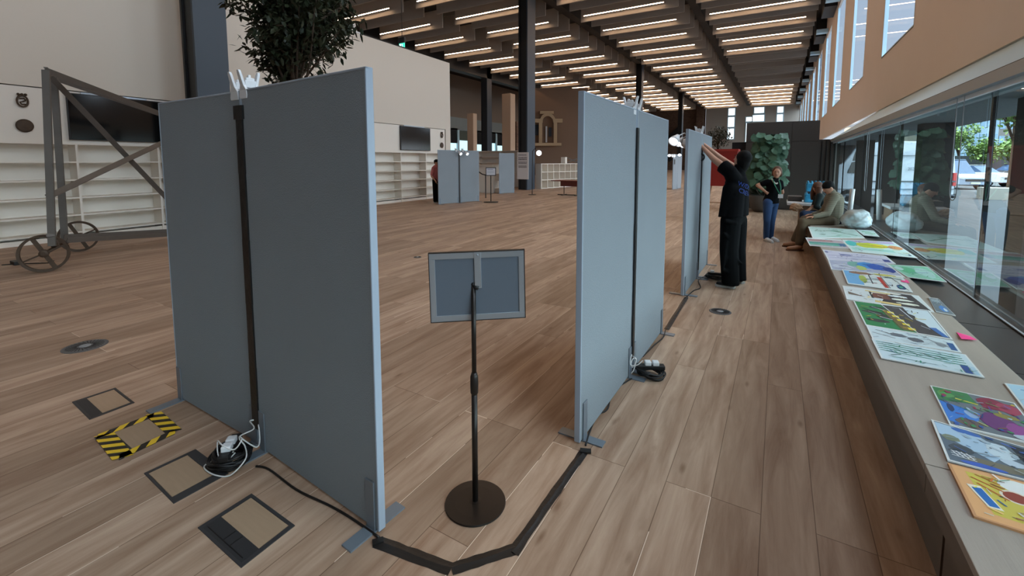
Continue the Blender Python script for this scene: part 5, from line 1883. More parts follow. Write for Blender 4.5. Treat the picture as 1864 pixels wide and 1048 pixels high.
def hand(m, wrist, d, palm_n, s=1.0, curl=0.5, side=1):
    """five-fingered hand; d: pointing direction, palm_n: palm normal"""
    d = d.normalized()
    palm_n = (palm_n - d * palm_n.dot(d)).normalized()
    x = d.cross(palm_n) * side
    pc = wrist + d * 0.045 * s
    for off in (-0.026, -0.009, 0.009, 0.026):
        rcone(m, wrist + x * off * 0.6 * s, wrist + d * 0.088 * s + x * off * s, 0.017 * s, 0.014 * s, 8)
    for i, (off, ln) in enumerate(((-0.030, 0.060), (-0.010, 0.075), (0.010, 0.080), (0.030, 0.070))):
        b0 = wrist + d * 0.090 * s + x * off * s
        d1 = (d + palm_n * curl * 0.5 + x * off * 2).normalized()
        k1 = b0 + d1 * ln * 0.5 * s
        d2 = (d + palm_n * curl * 1.6).normalized()
        k2 = k1 + d2 * ln * 0.5 * s
        rcone(m, b0, k1, 0.0095 * s, 0.0085 * s, 8)
        rcone(m, k1, k2, 0.0085 * s, 0.007 * s, 8)
    tb0 = wrist + d * 0.03 * s + x * 0.028 * s
    tb1 = tb0 + (d * 0.6 + x * 0.8 + palm_n * 0.3).normalized() * 0.042 * s
    tb2 = tb1 + (d * 0.9 + x * 0.3 + palm_n * 0.5).normalized() * 0.032 * s
    rcone(m, tb0, tb1, 0.013 * s, 0.010 * s, 8)
    rcone(m, tb1, tb2, 0.010 * s, 0.008 * s, 8)


def head(m, t, c, face, up, s, hair_m, hairf, extra=True):
    """m: body collector (skull, jaw, nose, ears); features become children"""
    face = face.normalized()
    up = (up - face * up.dot(face)).normalized()
    side = face.cross(up)
    rot = Matrix((side, face, up)).transposed()
    m.ball(c, 0.098 * s, 16, sc=(0.80, 0.98, 1.12), rot=rot)
    m.ball(c + face * 0.025 * s - up * 0.055 * s, 0.066 * s, 12, sc=(0.88, 0.98, 1.0), rot=rot)
    m.ball(c + face * 0.064 * s - up * 0.092 * s, 0.025 * s, 8)
    rcone(m, c + face * 0.088 * s + up * 0.005 * s, c + face * 0.108 * s - up * 0.030 * s, 0.009 * s, 0.014 * s, 8)
    for sg in (-1, 1):
        m.ball(c + side * 0.082 * s * sg - up * 0.01 * s - face * 0.005 * s, 0.026 * s, 8, sc=(0.35, 0.7, 1.15), rot=rot)
    fm = MB()
    for sg in (-1, 1):
        fm.ball(c + face * 0.086 * s + side * 0.031 * s * sg + up * 0.012 * s, 0.0105 * s, 8, sc=(1.2, 0.6, 0.7), rot=rot)
    fm.build('eyes', mat('eye_dark', (44, 34, 30), 0.3), t)
    fm = MB()
    for sg in (-1, 1):
        fm.bar(c + face * 0.093 * s + side * 0.046 * s * sg + up * 0.030 * s, c + face * 0.098 * s + side * 0.016 * s * sg + up * 0.034 * s, 0.006 * s, 0.006 * s)
    fm.build('brows', hair_m, t)
    fm = MB()
    fm.ball(c + face * 0.088 * s - up * 0.056 * s, 0.022 * s, 10, sc=(1.1, 0.4, 0.3), rot=rot)
    fm.build('mouth', mat('lips', (156, 92, 84), 0.5), t)
    hm = MB()
    hairf(hm, c, face, up, side, rot, s)
    flesh('hair', hm, hair_m, t, 0.012, 3)


M_blk_shirt = mat('black_tshirt', (8, 9, 12), 0.9, spec=0.12, bump=0.25, bscale=12)
M_blk_trs = mat('black_trousers', (10, 12, 14), 0.9, spec=0.12, bump=0.3, bscale=10)
M_jean = mat('blue_jeans', (34, 66, 108), 0.8, var=0.3, vscale=6)
M_hair_b = mat('black_hair', (9, 8, 8), 0.7, spec=0.2)
M_hair_br = mat('brown_hair', (96, 62, 44), 0.6)
M_sole = mat('white_sole', (206, 208, 206), 0.5)
M_shoe_b = mat('black_shoe', (26, 26, 28), 0.6)


def shoe(t, heel, toe, m_up, m_sole, s=1.0, h=0.075):
    heel, toe = Vector(heel), Vector(toe)
    d = (toe - heel).normalized()
    L = (toe - heel).length
    x = Vector((-d.y, d.x, 0))
    def outline(k, z0, z1, nm, mm, par):
        poly = []
        for a, w in ((0, 0.03), (0.05, 0.036), (0.3, 0.034), (0.6, 0.044), (0.82, 0.042), (0.95, 0.028), (1.0, 0.01)):
            poly.append((a, w))
        P = [heel + d * L * a + x * w * k * s for a, w in poly] + [heel + d * L * a - x * w * k * s for a, w in reversed(poly)]
        m = MB().prism([(p.x, p.y) for p in P], z0, z1)
        return m.build(nm, mm, par)
    z0 = heel.z
    m = MB()
    rcone(m, heel + d * 0.045 + Vector((0, 0, h * 0.75)), heel + d * L * 0.55 + Vector((0, 0, h * 0.55)), 0.04 * s, 0.037 * s)
    rcone(m, heel + d * L * 0.5 + Vector((0, 0, h * 0.5)), heel + d * (L - 0.045) + Vector((0, 0, h * 0.42)), 0.042 * s, 0.034 * s)
    u = flesh('shoe', m, m_up, t, 0.012, 3)
    outline(1.08, z0, z0 + 0.026, 'sole', m_sole, u)


# ---- man in black reaching up (depth about 5.95 m)
DM = 5.95


def PM(x, y, dd=0.0):
    return W(x, y, DM + dd)


pm = Vector((-0.52, 6.6, 0))
t = thing('person', 'person in black T-shirt and trousers reaching both arms up to the panel top', 'person', pm)
hipL, hipR = PM(1330, 402, -0.02), PM(1343, 401, 0.16)
knL, knR = PM(1327, 455, -0.04), PM(1342, 454, 0.16)
anL, anR = PM(1330, 505, -0.05), PM(1345, 503, 0.20)
pel = PM(1337, 392, 0.07)
wst = PM(1339, 368, 0.08)
chst = PM(1341, 335, 0.08)
shL, shR = PM(1329, 313, -0.06), PM(1344, 310, 0.24)
nk = PM(1345, 306, 0.09)
hd = PM(1351, 290, 0.08)
elL, wrL = PM(1300, 290, 0.12), PM(1278, 267, 0.33)
elR, wrR = PM(1312, 288, 0.42), PM(1283, 264, 0.50)
m = MB()
for a, b_, r0, r1 in ((pel, wst, 0.125, 0.115), (wst, chst, 0.115, 0.13), (chst, nk, 0.12, 0.06), (nk, hd, 0.052, 0.056), (chst, shL, 0.09, 0.062), (chst, shR, 0.09, 0.062),
                      (shL, elL, 0.055, 0.044), (elL, wrL, 0.043, 0.027), (shR, elR, 0.052, 0.042), (elR, wrR, 0.041, 0.026), (pel, hipL, 0.11, 0.09), (pel, hipR, 0.11, 0.09),
                      (hipL, knL, 0.08, 0.055), (knL, anL, 0.055, 0.04), (hipR, knR, 0.08, 0.055), (knR, anR, 0.055, 0.04)):
    rcone(m, a, b_, r0, r1)
hand(m, wrL, Vector((-0.55, 0.15, 0.8)), Vector((-0.8, 0.3, -0.5)), 1.0, 0.35, 1)
hand(m, wrR, Vector((-0.6, -0.1, 0.75)), Vector((-0.8, 0.0, -0.5)), 1.0, 0.4, -1)


def hair_m(hm, c, face, up, side, rot, s):
    hm.ball(c - face * 0.018 + up * 0.025, 0.108 * s, 14, sc=(0.86, 0.98, 1.0), rot=rot)
    hm.ball(c - face * 0.045 - up * 0.05, 0.09 * s, 12, sc=(0.9, 0.8, 1.2), rot=rot)
    hm.ball(c - face * 0.06 - up * 0.12, 0.06 * s, 12, sc=(1.0, 0.7, 1.2), rot=rot)
    for sg in (-1, 1):
        hm.ball(c + side * 0.068 * sg - up * 0.03 - face * 0.01, 0.045, 8, sc=(0.6, 0.9, 1.3), rot=rot)


head(m, t, hd, Vector((-0.82, 0.40, 0.22)), Vector((0.2, 0, 1)), 1.0, M_hair_b, hair_m)
flesh('body', m, M_skin, t, 0.009, 5)
m = MB()
for a, b_, r0, r1 in ((pel, wst, 0.165, 0.155), (wst, chst, 0.155, 0.15), (chst, nk, 0.14, 0.07), (chst, shL, 0.115, 0.09), (chst, shR, 0.115, 0.085)):
    rcone(m, a, b_, r0, r1)
rcone(m, shL, shL.lerp(elL, 0.42), 0.09, 0.095)
rcone(m, shR, shR.lerp(elR, 0.42), 0.085, 0.09)
rcone(m, PM(1317, 402, -0.02), PM(1331, 345, 0.0), 0.075, 0.11)
rcone(m, PM(1345, 405, 0.10), PM(1349, 335, 0.12), 0.12, 0.10)
rcone(m, PM(1333, 402, -0.06), PM(1338, 350, 0.0), 0.12, 0.12)
rcone(m, PM(1336, 362, -0.10), PM(1316, 392, -0.06), 0.03, 0.03)
rcone(m, PM(1350, 345, -0.03), PM(1330, 398, -0.12), 0.03, 0.025)
sh_ = flesh('tshirt', m, M_blk_shirt, t, 0.012, 3)
cut(sh_, None, PM(1335, 393, 0.0), Vector((0.06, 0.0, -1)))
cut(sh_, None, shL.lerp(elL, 0.46), (elL - shL).normalized())
m = MB()
for a, b_, r0, r1 in ((pel, hipL, 0.14, 0.13), (pel, hipR, 0.14, 0.12), (hipL, knL, 0.13, 0.118), (knL, anL - Vector((0, 0, 0.06)), 0.118, 0.112), (hipR, knR, 0.12, 0.108), (knR, anR - Vector((0, 0, 0.06)), 0.108, 0.098)):
    rcone(m, a, b_, r0, r1)
for q_ in ((1318, 425, 1336, 445), (1321, 470, 1336, 458), (1318, 492, 1336, 500), (1322, 440, 1316, 490), (1338, 470, 1350, 480)):
    rcone(m, PM(q_[0], q_[1], -0.12), PM(q_[2], q_[3], -0.13), 0.022, 0.018)
rcone(m, PM(1322, 402, -0.14), PM(1340, 406, -0.14), 0.03, 0.02)
tr_ = flesh('trousers', m, M_blk_trs, t, 0.012, 3)
cut(tr_, None, Vector((0, 0, 0.055)), Vector((0, 0, -1)))
hL, tL_ = PM(1338, 519, -0.05), PM(1299, 519, -0.05)
shoe(t, Vector((hL.x, hL.y, 0)), Vector((tL_.x, hL.y + 0.03, 0)), M_shoe_b, M_sole, 1.1)
shoe(t, Vector((anR.x + 0.06, anR.y, 0)), Vector((anR.x - 0.16, anR.y + 0.16, 0)), M_shoe_b, M_sole, 1.05)
# blue lettering on the back of the shirt
bk = PM(1356, 343, -0.02)


def text_obj(s, size, loc, rot, m_, parent, name='print'):
    cu = bpy.data.curves.new(name, 'FONT')
    cu.body = s
    cu.size = size
    cu.extrude = 0.001
    cu.align_x = 'CENTER'
    tmp = bpy.data.objects.new(name, cu)
    COL.objects.link(tmp)
    dg = bpy.context.evaluated_depsgraph_get()
    me = bpy.data.meshes.new_from_object(tmp.evaluated_get(dg))
    bpy.data.objects.remove(tmp)
    me.materials.clear()
    me.materials.append(m_)
    o = bpy.data.objects.new(name, me)
    COL.objects.link(o)
    r = parent
    while r.parent:
        r = r.parent
    o.parent = parent
    o.matrix_world = Matrix.Translation(Vector(loc) - r.location) @ rot.to_4x4()
    o.location = Vector(loc) - r.location
    return o


# drape the print onto the shirt surface
me_s = sh_.data
from mathutils.bvhtree import BVHTree
bvh = BVHTree.FromPolygons([v.co for v in me_s.vertices], [tuple(p.vertices) for p in me_s.polygons])
M_print = mat('blue_print', (44, 84, 180), 0.6)
txo = text_obj('W/DSN\nCREW', 0.085, bk, Matrix.Identity(3), M_print, sh_, 'shirt_print')
wdir = Vector((0.80, 0.55, -0.35)).normalized()      # reading direction, sloping with the back
vdir = Vector((0.25, 0.2, 0.93)).normalized()
ndir = Vector((0.55, -0.85, 0.0)).normalized()
org = sh_.parent.location
for v in txo.data.vertices:
    p = (bk - org) + wdir * (v.co.x) + vdir * v.co.y
    hit = bvh.ray_cast(p + ndir * 0.5, -ndir)
    if hit[0] is not None:
        v.co = hit[0] + ndir * 0.0025
    else:
        near = bvh.find_nearest(p)
        v.co = near[0] + near[1] * 0.0025
txo.matrix_world = Matrix.Identity(4)
txo.location = (0, 0, 0)
txo.rotation_euler = (0, 0, 0)
# roll of tape on his wrist
rc = PM(1277, 286, 0.33)
pts = [rc + RT * 0.038 * math.cos(a) + Vector((0, 0, 0.045 * math.sin(a))) for a in [2 * PI * i / 20 for i in range(20)]]
tag(MB().tube(pts, 0.012, 8, closed=True).build('tape_roll', M_tape, smooth=True), 'black roll of tape hanging from the reaching hand at the panel', 'tape')

# ---- woman standing, hands on hips (depth about 9.4)


def PWm(x, y, dd=0.0):
    return W(x, y, 9.38 + dd)


t = thing('person', 'person in black T-shirt, jeans and lanyard standing with hand on hip', 'person', (-0.08, 10.86, 0))
hipL, hipR = PWm(1398, 370, -0.02), PWm(1408, 370, 0.08)
knL, knR = PWm(1396, 403, -0.06), PWm(1405, 402, 0.06)
anL, anR = PWm(1394.5, 432, 0.0), PWm(1402.5, 431, 0.1)
pel, wst, chst = PWm(1403, 366, 0.03), PWm(1406, 354, 0.03), PWm(1409, 338, 0.03)
nk, hd = PWm(1412, 326, 0.04), PWm(1414.5, 313.5, 0.02)
shL, shR = PWm(1397, 332, 0.06), PWm(1419, 333, 0.0)
elL, wrL = PWm(1379, 337, 0.14), PWm(1395, 350, 0.0)
elR, wrR = PWm(1424, 350, 0.12), PWm(1417, 360, 0.22)
m = MB()
for a, b_, r0, r1 in ((pel, wst, 0.13, 0.105), (wst, chst, 0.105, 0.12), (chst, nk, 0.11, 0.05), (nk, hd, 0.045, 0.05), (chst, shL, 0.08, 0.055), (chst, shR, 0.08, 0.055),
                      (shL, elL, 0.05, 0.038), (elL, wrL, 0.038, 0.025), (shR, elR, 0.05, 0.038), (elR, wrR, 0.038, 0.025), (pel, hipL, 0.11, 0.09), (pel, hipR, 0.11, 0.09),
                      (hipL, knL, 0.085, 0.055), (knL, anL, 0.052, 0.035), (hipR, knR, 0.085, 0.055), (knR, anR, 0.052, 0.035)):
    rcone(m, a, b_, r0, r1)
hand(m, wrL, Vector((0.7, -0.1, -0.6)), Vector((0.2, 1, 0)), 0.9, 0.3, 1)
hand(m, wrR, Vector((-0.4, 0.5, -0.6)), Vector((-0.5, -0.5, 0)), 0.9, 0.3, -1)


def hair_w(hm, c, face, up, side, rot, s):
    hm.ball(c - face * 0.025 + up * 0.028, 0.107 * s, 14, sc=(0.88, 0.95, 0.98), rot=rot)
    hm.ball(c - face * 0.05 - up * 0.04, 0.085 * s, 12, sc=(1.0, 0.8, 1.1), rot=rot)
    for sg in (-1, 1):
        hm.ball(c + side * 0.078 * sg - up * 0.025 - face * 0.012, 0.045, 8, sc=(0.5, 0.8, 1.6), rot=rot)


head(m, t, hd, Vector((-0.02, -1, -0.08)), Vector((0.05, 0, 1)), 1.0, M_hair_br, hair_w)
flesh('body', m, M_skin, t, 0.009, 5)
m = MB()
for a, b_, r0, r1 in ((pel, wst, 0.15, 0.135), (wst, chst, 0.135, 0.145), (chst, nk, 0.13, 0.06), (chst, shL, 0.10, 0.075), (chst, shR, 0.10, 0.075), (shL, shL.lerp(elL, 0.5), 0.075, 0.062), (shR, shR.lerp(elR, 0.5), 0.075, 0.06)):
    rcone(m, a, b_, r0, r1)
rcone(m, PWm(1402, 376, 0.03), wst, 0.155, 0.14)
ts_ = flesh('tshirt', m, M_blk_shirt, t, 0.012, 4)
cut(ts_, None, PWm(1403, 370, 0.0), Vector((0.05, 0, -1)))
m = MB()
for a, b_, r0, r1 in ((pel, hipL, 0.135, 0.105), (pel, hipR, 0.135, 0.105), (hipL, knL, 0.10, 0.068), (knL, anL, 0.066, 0.058), (hipR, knR, 0.10, 0.068), (knR, anR, 0.066, 0.058)):
    rcone(m, a, b_, r0, r1)
flesh('jeans', m, M_jean, t, 0.012, 5)
shoe(t, Vector((anL.x - 0.02, anL.y + 0.02, 0)), Vector((anL.x + 0.13, anL.y - 0.20, 0)), M_wplast, M_sole, 1.0)
shoe(t, Vector((anR.x, anR.y + 0.02, 0)), Vector((anR.x + 0.16, anR.y - 0.16, 0)), M_wplast, M_sole, 1.0)
M_green = mat('green_ribbon', (40, 130, 100), 0.6)
m = MB()
bdg = PWm(1421, 356, -0.18)
m.tube(catmull([PWm(1407, 327, -0.06), PWm(1411, 338, -0.16), bdg]), 0.008, 6)
m.tube(catmull([PWm(1418, 328, -0.08), PWm(1421, 340, -0.16), bdg]), 0.008, 6)
ly = m.build('lanyard', M_green, t)
MB().box(bdg + Vector((-0.045, -0.01, -0.05)), bdg + Vector((0.045, 0.0, 0.03))).build('badge', M_wplast, ly)
m = MB().tube(catmull([PWm(1405, 326, 0.0), PWm(1409, 332, -0.10), PWm(1414, 334, -0.10), PWm(1418, 327, 0.0)]), 0.016, 8)
m.build('neck_scarf', mat('pale_scarf', (176, 170, 160), 0.8), t)

# ---- seated man in striped sweater (depth about 8.5)


def PS(x, y, dd=0.0):
    return W(x, y, 8.5 + dd)


t = thing('person', 'seated person in black cap, striped grey-brown sweater and olive trousers, head bowed', 'person', (0.62, 10.1, 0))
pel = PS(1514, 399, 0.05)
hipL, hipR = PS(1511, 403, -0.05), PS(1511, 401, 0.16)
knL, knR = PS(1461, 404, -0.10), PS(1464, 400, 0.22)
anL, anR = PS(1455, 442, -0.10), PS(1447, 436, 0.28)
wst, chst = PS(1517, 385, 0.05), PS(1518, 364, 0.05)
nk, hd = PS(1514, 349, 0.05), PS(1507.5, 341, 0.04)
shL, shR = PS(1519, 358, -0.12), PS(1515, 357, 0.22)
elL, wrL = PS(1505, 389, -0.16), PS(1482, 394, -0.16)
elR, wrR = PS(1498, 386, 0.26), PS(1480, 390, 0.2)
m = MB()
for a, b_, r0, r1 in ((pel, wst, 0.14, 0.125), (wst, chst, 0.125, 0.13), (chst, nk, 0.11, 0.055), (nk, hd, 0.05, 0.055), (chst, shL, 0.08, 0.058), (chst, shR, 0.08, 0.058),
                      (shL, elL, 0.052, 0.042), (elL, wrL, 0.041, 0.027), (shR, elR, 0.052, 0.042), (elR, wrR, 0.04, 0.026), (pel, hipL, 0.12, 0.09), (pel, hipR, 0.12, 0.09),
                      (hipL, knL, 0.085, 0.06), (knL, anL, 0.056, 0.04), (hipR, knR, 0.085, 0.06), (knR, anR, 0.056, 0.04)):
    rcone(m, a, b_, r0, r1)
hand(m, wrL, Vector((-0.9, -0.3, -0.1)), Vector((0, 0, -1)), 0.95, 0.4, 1)
hand(m, wrR, Vector((-0.9, -0.4, -0.1)), Vector((0, 0, -1)), 0.95, 0.4, -1)


def hair_s(hm, c, face, up, side, rot, s):
    hm.ball(c - face * 0.015 + up * 0.035, 0.108 * s, 14, sc=(0.88, 1.02, 0.85), rot=rot)
    hm.ball(c - face * 0.05 - up * 0.01, 0.08 * s, 12, sc=(0.95, 0.8, 0.9), rot=rot)


head(m, t, hd, Vector((-0.80, -0.40, -0.50)), Vector((-0.35, -0.15, 1)), 1.0, M_hair_b, hair_s)
flesh('body', m, M_skin, t, 0.009, 5)


def stripes_mat():
    m_ = bpy.data.materials.new('striped_knit')
    m_.use_nodes = True
    n = m_.node_tree
    b_ = n.nodes['Principled BSDF']
    t_ = n.nodes.new('ShaderNodeTexCoord')
    w_ = n.nodes.new('ShaderNodeTexWave')
    w_.bands_direction = 'Z'
    w_.inputs['Scale'].default_value = 14.0
    w_.inputs['Distortion'].default_value = 0.6
    r_ = n.nodes.new('ShaderNodeValToRGB')
    r_.color_ramp.elements[0].position = 0.35
    r_.color_ramp.elements[0].color = (*lin((96, 92, 78)), 1)
    r_.color_ramp.elements[1].position = 0.6
    r_.color_ramp.elements[1].color = (*lin((150, 144, 126)), 1)
    n.links.new(t_.outputs['Object'], w_.inputs['Vector'])
    n.links.new(w_.outputs['Fac'], r_.inputs[0])
    n.links.new(r_.outputs[0], b_.inputs['Base Color'])
    b_.inputs['Roughness'].default_value = 0.9
    return m_


m = MB()
for a, b_, r0, r1 in ((pel + Vector((0, 0, 0.03)), wst, 0.165, 0.16), (wst, chst, 0.16, 0.165), (chst, nk, 0.14, 0.07), (chst, shL, 0.11, 0.08), (chst, shR, 0.11, 0.08), (shL, elL, 0.078, 0.066), (elL, wrL, 0.062, 0.042), (shR, elR, 0.078, 0.066), (elR, wrR, 0.062, 0.042)):
    rcone(m, a, b_, r0, r1)
rest_on_bench(flesh('sweater', m, stripes_mat(), t, 0.012, 5))
M_olive = mat('olive_trousers', (94, 78, 58), 0.85, bump=0.2, bscale=12)
m = MB()
for a, b_, r0, r1 in ((pel, hipL, 0.145, 0.11), (pel, hipR, 0.145, 0.11), (hipL, knL, 0.11, 0.085), (knL, anL, 0.082, 0.07), (hipR, knR, 0.11, 0.085), (knR, anR, 0.082, 0.07)):
    rcone(m, a, b_, r0, r1)
rest_on_bench(flesh('trousers', m, M_olive, t, 0.012, 5))
M_tanshoe = mat('tan_leather', (176, 124, 88), 0.5)
shoe(t, Vector((anL.x + 0.06, anL.y, 0)), Vector((anL.x - 0.21, anL.y - 0.12, 0)), M_tanshoe, mat('brown_sole', (90, 56, 40), 0.6), 1.1, 0.10)
shoe(t, Vector((anR.x + 0.06, anR.y, 0)), Vector((anR.x - 0.21, anR.y - 0.12, 0)), M_tanshoe, MATS['brown_sole'], 1.1, 0.10)

# ---- seated woman beyond him


def PT(x, y, dd=0.0):
    return W(x, y, 9.35 + dd)


t = thing('person', 'seated person with long brown hair and dark green top behind the one in cap', 'person', (0.72, 10.9, 0))
pel = PT(1507, 391, 0.05)
hipL, hipR = PT(1503, 394, -0.05), PT(1503, 392, 0.15)
knL, knR = PT(1463, 390, -0.06), PT(1466, 388, 0.2)
anL, anR = PT(1461, 425, -0.05), PT(1466, 423, 0.2)
wst, chst = PT(1502, 378, 0.05), PT(1494, 362, 0.05)
nk, hd = PT(1493, 350, 0.05), PT(1489, 342, 0.03)
shL, shR = PT(1492, 357, -0.12), PT(1490, 356, 0.2)
elL, wrL = PT(1486, 376, -0.14), PT(1497, 381, -0.22)
elR, wrR = PT(1482, 374, 0.2), PT(1472, 382, 0.1)
m = MB()
for a, b_, r0, r1 in ((pel, wst, 0.13, 0.11), (wst, chst, 0.11, 0.12), (chst, nk, 0.10, 0.05), (nk, hd, 0.045, 0.05), (chst, shL, 0.08, 0.055), (chst, shR, 0.08, 0.055),
                      (shL, elL, 0.048, 0.038), (elL, wrL, 0.038, 0.025), (shR, elR, 0.048, 0.038), (elR, wrR, 0.038, 0.025), (pel, hipL, 0.12, 0.09), (pel, hipR, 0.12, 0.09),
                      (hipL, knL, 0.085, 0.058), (knL, anL, 0.052, 0.038), (hipR, knR, 0.085, 0.058), (knR, anR, 0.052, 0.038)):
    rcone(m, a, b_, r0, r1)
hand(m, wrL, Vector((-0.7, -0.2, -0.5)), Vector((-0.3, 0, -1)), 0.9, 0.4, 1)
hand(m, wrR, Vector((-0.8, -0.2, -0.4)), Vector((0, 0, -1)), 0.9, 0.4, -1)


def hair_t(hm, c, face, up, side, rot, s):
    hm.ball(c - face * 0.02 + up * 0.025, 0.108 * s, 14, sc=(0.9, 0.98, 1.0), rot=rot)
    for sg in (-1, 1):
        hm.tube([c + side * 0.07 * sg + up * 0.03, c + side * 0.095 * sg + Vector((-0.03, -0.02, -0.12)), c + side * 0.09 * sg + Vector((-0.05, -0.03, -0.26))], [0.06, 0.06, 0.025], 10)


head(m, t, hd, Vector((-0.75, -0.45, -0.65)), Vector((-0.5, -0.2, 1)), 1.0, M_hair_br, hair_t)
flesh('body', m, M_skin, t, 0.010, 5)
m = MB()
for a, b_, r0, r1 in ((pel + Vector((0, 0, 0.03)), wst, 0.15, 0.14), (wst, chst, 0.14, 0.145), (chst, nk, 0.125, 0.06), (chst, shL, 0.10, 0.072), (chst, shR, 0.10, 0.072), (shL, elL, 0.07, 0.056), (elL, elL.lerp(wrL, 0.5), 0.055, 0.045), (shR, elR, 0.07, 0.056)):
    rcone(m, a, b_, r0, r1)
rest_on_bench(flesh('top', m, mat('dark_green_top', (16, 34, 36), 0.85), t, 0.013, 5))
m = MB()
for a, b_, r0, r1 in ((pel, hipL, 0.135, 0.105), (pel, hipR, 0.135, 0.105), (hipL, knL, 0.105, 0.08), (knL, anL, 0.075, 0.06), (hipR, knR, 0.105, 0.08), (knR, anR, 0.075, 0.06)):
    rcone(m, a, b_, r0, r1)
rest_on_bench(flesh('jeans', m, mat('dark_jeans', (34, 54, 84), 0.85), t, 0.013, 5))
shoe(t, Vector((anL.x + 0.05, anL.y, 0)), Vector((anL.x - 0.18, anL.y - 0.12, 0)), M_shoe_b, M_sole, 0.95)
shoe(t, Vector((anR.x + 0.05, anR.y, 0)), Vector((anR.x - 0.18, anR.y - 0.12, 0)), M_shoe_b, M_sole, 0.95)

# ---- person mostly hidden behind the far pair
bp_ = Vector((-11.95, 13.9, 0))
t = thing('person', 'person in pink-red top and dark trousers mostly hidden behind the far pair of panels', 'person', bp_)
m = MB()
for sg in (-1, 1):
    rcone(m, bp_ + Vector((0, 0.1 * sg, 0.88)), bp_ + Vector((0, 0.11 * sg, 0.08)), 0.085, 0.045)
    rcone(m, bp_ + Vector((0, 0.19 * sg, 1.4)), bp_ + Vector((-0.02, 0.27 * sg, 1.08)), 0.05, 0.04)
    rcone(m, bp_ + Vector((-0.02, 0.27 * sg, 1.08)), bp_ + Vector((0.14, 0.22 * sg, 0.90)), 0.04, 0.028)
    hand(m, bp_ + Vector((0.14, 0.22 * sg, 0.90)), Vector((0.5, 0, -0.8)), Vector((0, -sg, 0)), 0.9, 0.4, sg)
rcone(m, bp_ + Vector((0, 0, 0.92)), bp_ + Vector((0, 0, 1.35)), 0.13, 0.15)
rcone(m, bp_ + Vector((0, 0, 1.35)), bp_ + Vector((0, 0, 1.55)), 0.10, 0.05)


head(m, t, bp_ + Vector((0.02, 0, 1.64)), Vector((1, 0, 0)), Vector((0, 0, 1)), 1.0, M_hair_b, hair_s)
flesh('body', m, M_skin, t, 0.014, 4)
m = MB()
rcone(m, bp_ + Vector((0, 0, 0.95)), bp_ + Vector((0, 0, 1.38)), 0.16, 0.17)
for sg in (-1, 1):
    rcone(m, bp_ + Vector((0, 0.17 * sg, 1.4)), bp_ + Vector((-0.02, 0.25 * sg, 1.15)), 0.08, 0.065)
flesh('top', m, mat('pink_red_top', (190, 110, 110), 0.8), t, 0.016, 4)
m = MB()
for sg in (-1, 1):
    rcone(m, bp_ + Vector((0, 0.08 * sg, 0.92)), bp_ + Vector((0, 0.1 * sg, 0.1)), 0.12, 0.08)
flesh('trousers', m, M_blk_trs, t, 0.016, 4)
for sg in (-1, 1):
    shoe(t, bp_ + Vector((-0.06, 0.1 * sg, 0)), bp_ + Vector((0.2, 0.12 * sg, 0)), M_shoe_b, M_sole)

# ================================================================== OUTSIDE
GZ = -0.12
struct('street_ground', MB().box((1.7, -30, GZ - 0.1), (140, 160, GZ)), mat('pale_paving', (84, 88, 94), 0.85, var=0.08, vscale=0.6), 'pale paved street outside', 'ground')
struct('trim_4', MB().box((1.70, -6, 2.30), (2.75, 60, 2.46)), mat('soffit_grey', (128, 132, 134), 0.8), 'grey outside soffit over the glass front', 'trim')
for i, y in enumerate((-0.7, 2.65, 6.0, 9.72, 13.15, 16.7)):
    tag(MB().box((2.02, y, GZ), (2.42, y + 0.38, 2.30)).build('street_pier', mat('dark_brown_pier', (52, 46, 44), 0.6)), 'dark brown pier outside the glass, %s' % ('behind the camera', 'beside the nearest pictures', 'at the right edge of the picture', 'between the van text and its tail', 'left of the van lettering', 'farthest along the glass')[i], 'pier', 'piers outside the glass front')
# white van, broadside
O_v = W(1742, 300, 17.2)
O_v.z = GZ
t = thing('white_van', 'white delivery van parked outside the glass, red tail light to the right', 'van', O_v)
vx = -RT                                      # towards its front
vn_ = Vector((FW.x, FW.y, 0)).normalized()    # away from us


def vp(a, b_, z):
    return O_v + vx * a + vn_ * b_ + Vector((0, 0, z))


prof = [(0.0, 0.45), (-0.03, 1.2), (0.05, 2.35), (0.16, 2.55), (3.4, 2.60), (3.75, 2.5), (4.35, 1.75), (5.0, 1.45), (5.1, 0.9), (5.1, 0.45)]
m = MB()
n = len(prof)
vs = [vp(a, 0.03 if z < 2.2 else 0.10, z) for a, z in prof] + [vp(a, 1.97 if z < 2.2 else 1.90, z) for a, z in prof]
m.raw(vs, [tuple(range(n)), tuple(range(2 * n - 1, n - 1, -1))] + [(i, n + i, n + (i + 1) % n, (i + 1) % n) for i in range(n)])
M_van = mat('white_car_paint', (196, 208, 222), 0.25)
m.build('body', M_van, t, bevel=0.04)
m = MB()
m.hexa([vp(-0.05, 0.02, 0.85), vp(0.10, -0.01, 0.85), vp(0.10, 0.15, 0.85), vp(-0.05, 0.2, 0.85), vp(-0.06, 0.02, 1.35), vp(0.10, -0.01, 1.35), vp(0.10, 0.15, 1.35), vp(-0.06, 0.2, 1.35)])
m.build('tail_light', mat('red_lens', (190, 30, 26), 0.3), t)
MB().box((0, 0, 0), (0, 0, 0))
m = MB()
m.bar(vp(0.0, -0.0, 1.02), vp(3.3, -0.0, 1.02), 0.03, 0.05)
m.bar(vp(0.0, 0.0, 0.72), vp(5.0, 0.0, 0.72), 0.03, 0.03)
m.bar(vp(0.25, 0.04, 2.02), vp(3.3, 0.04, 2.02), 0.03, 0.02)
m.bar(vp(0.02, 0.0, 0.48), vp(5.0, 0.0, 0.48), 0.05, 0.06)
m.build('side_moulding', mat('grey_trim', (84, 92, 104), 0.5), t)
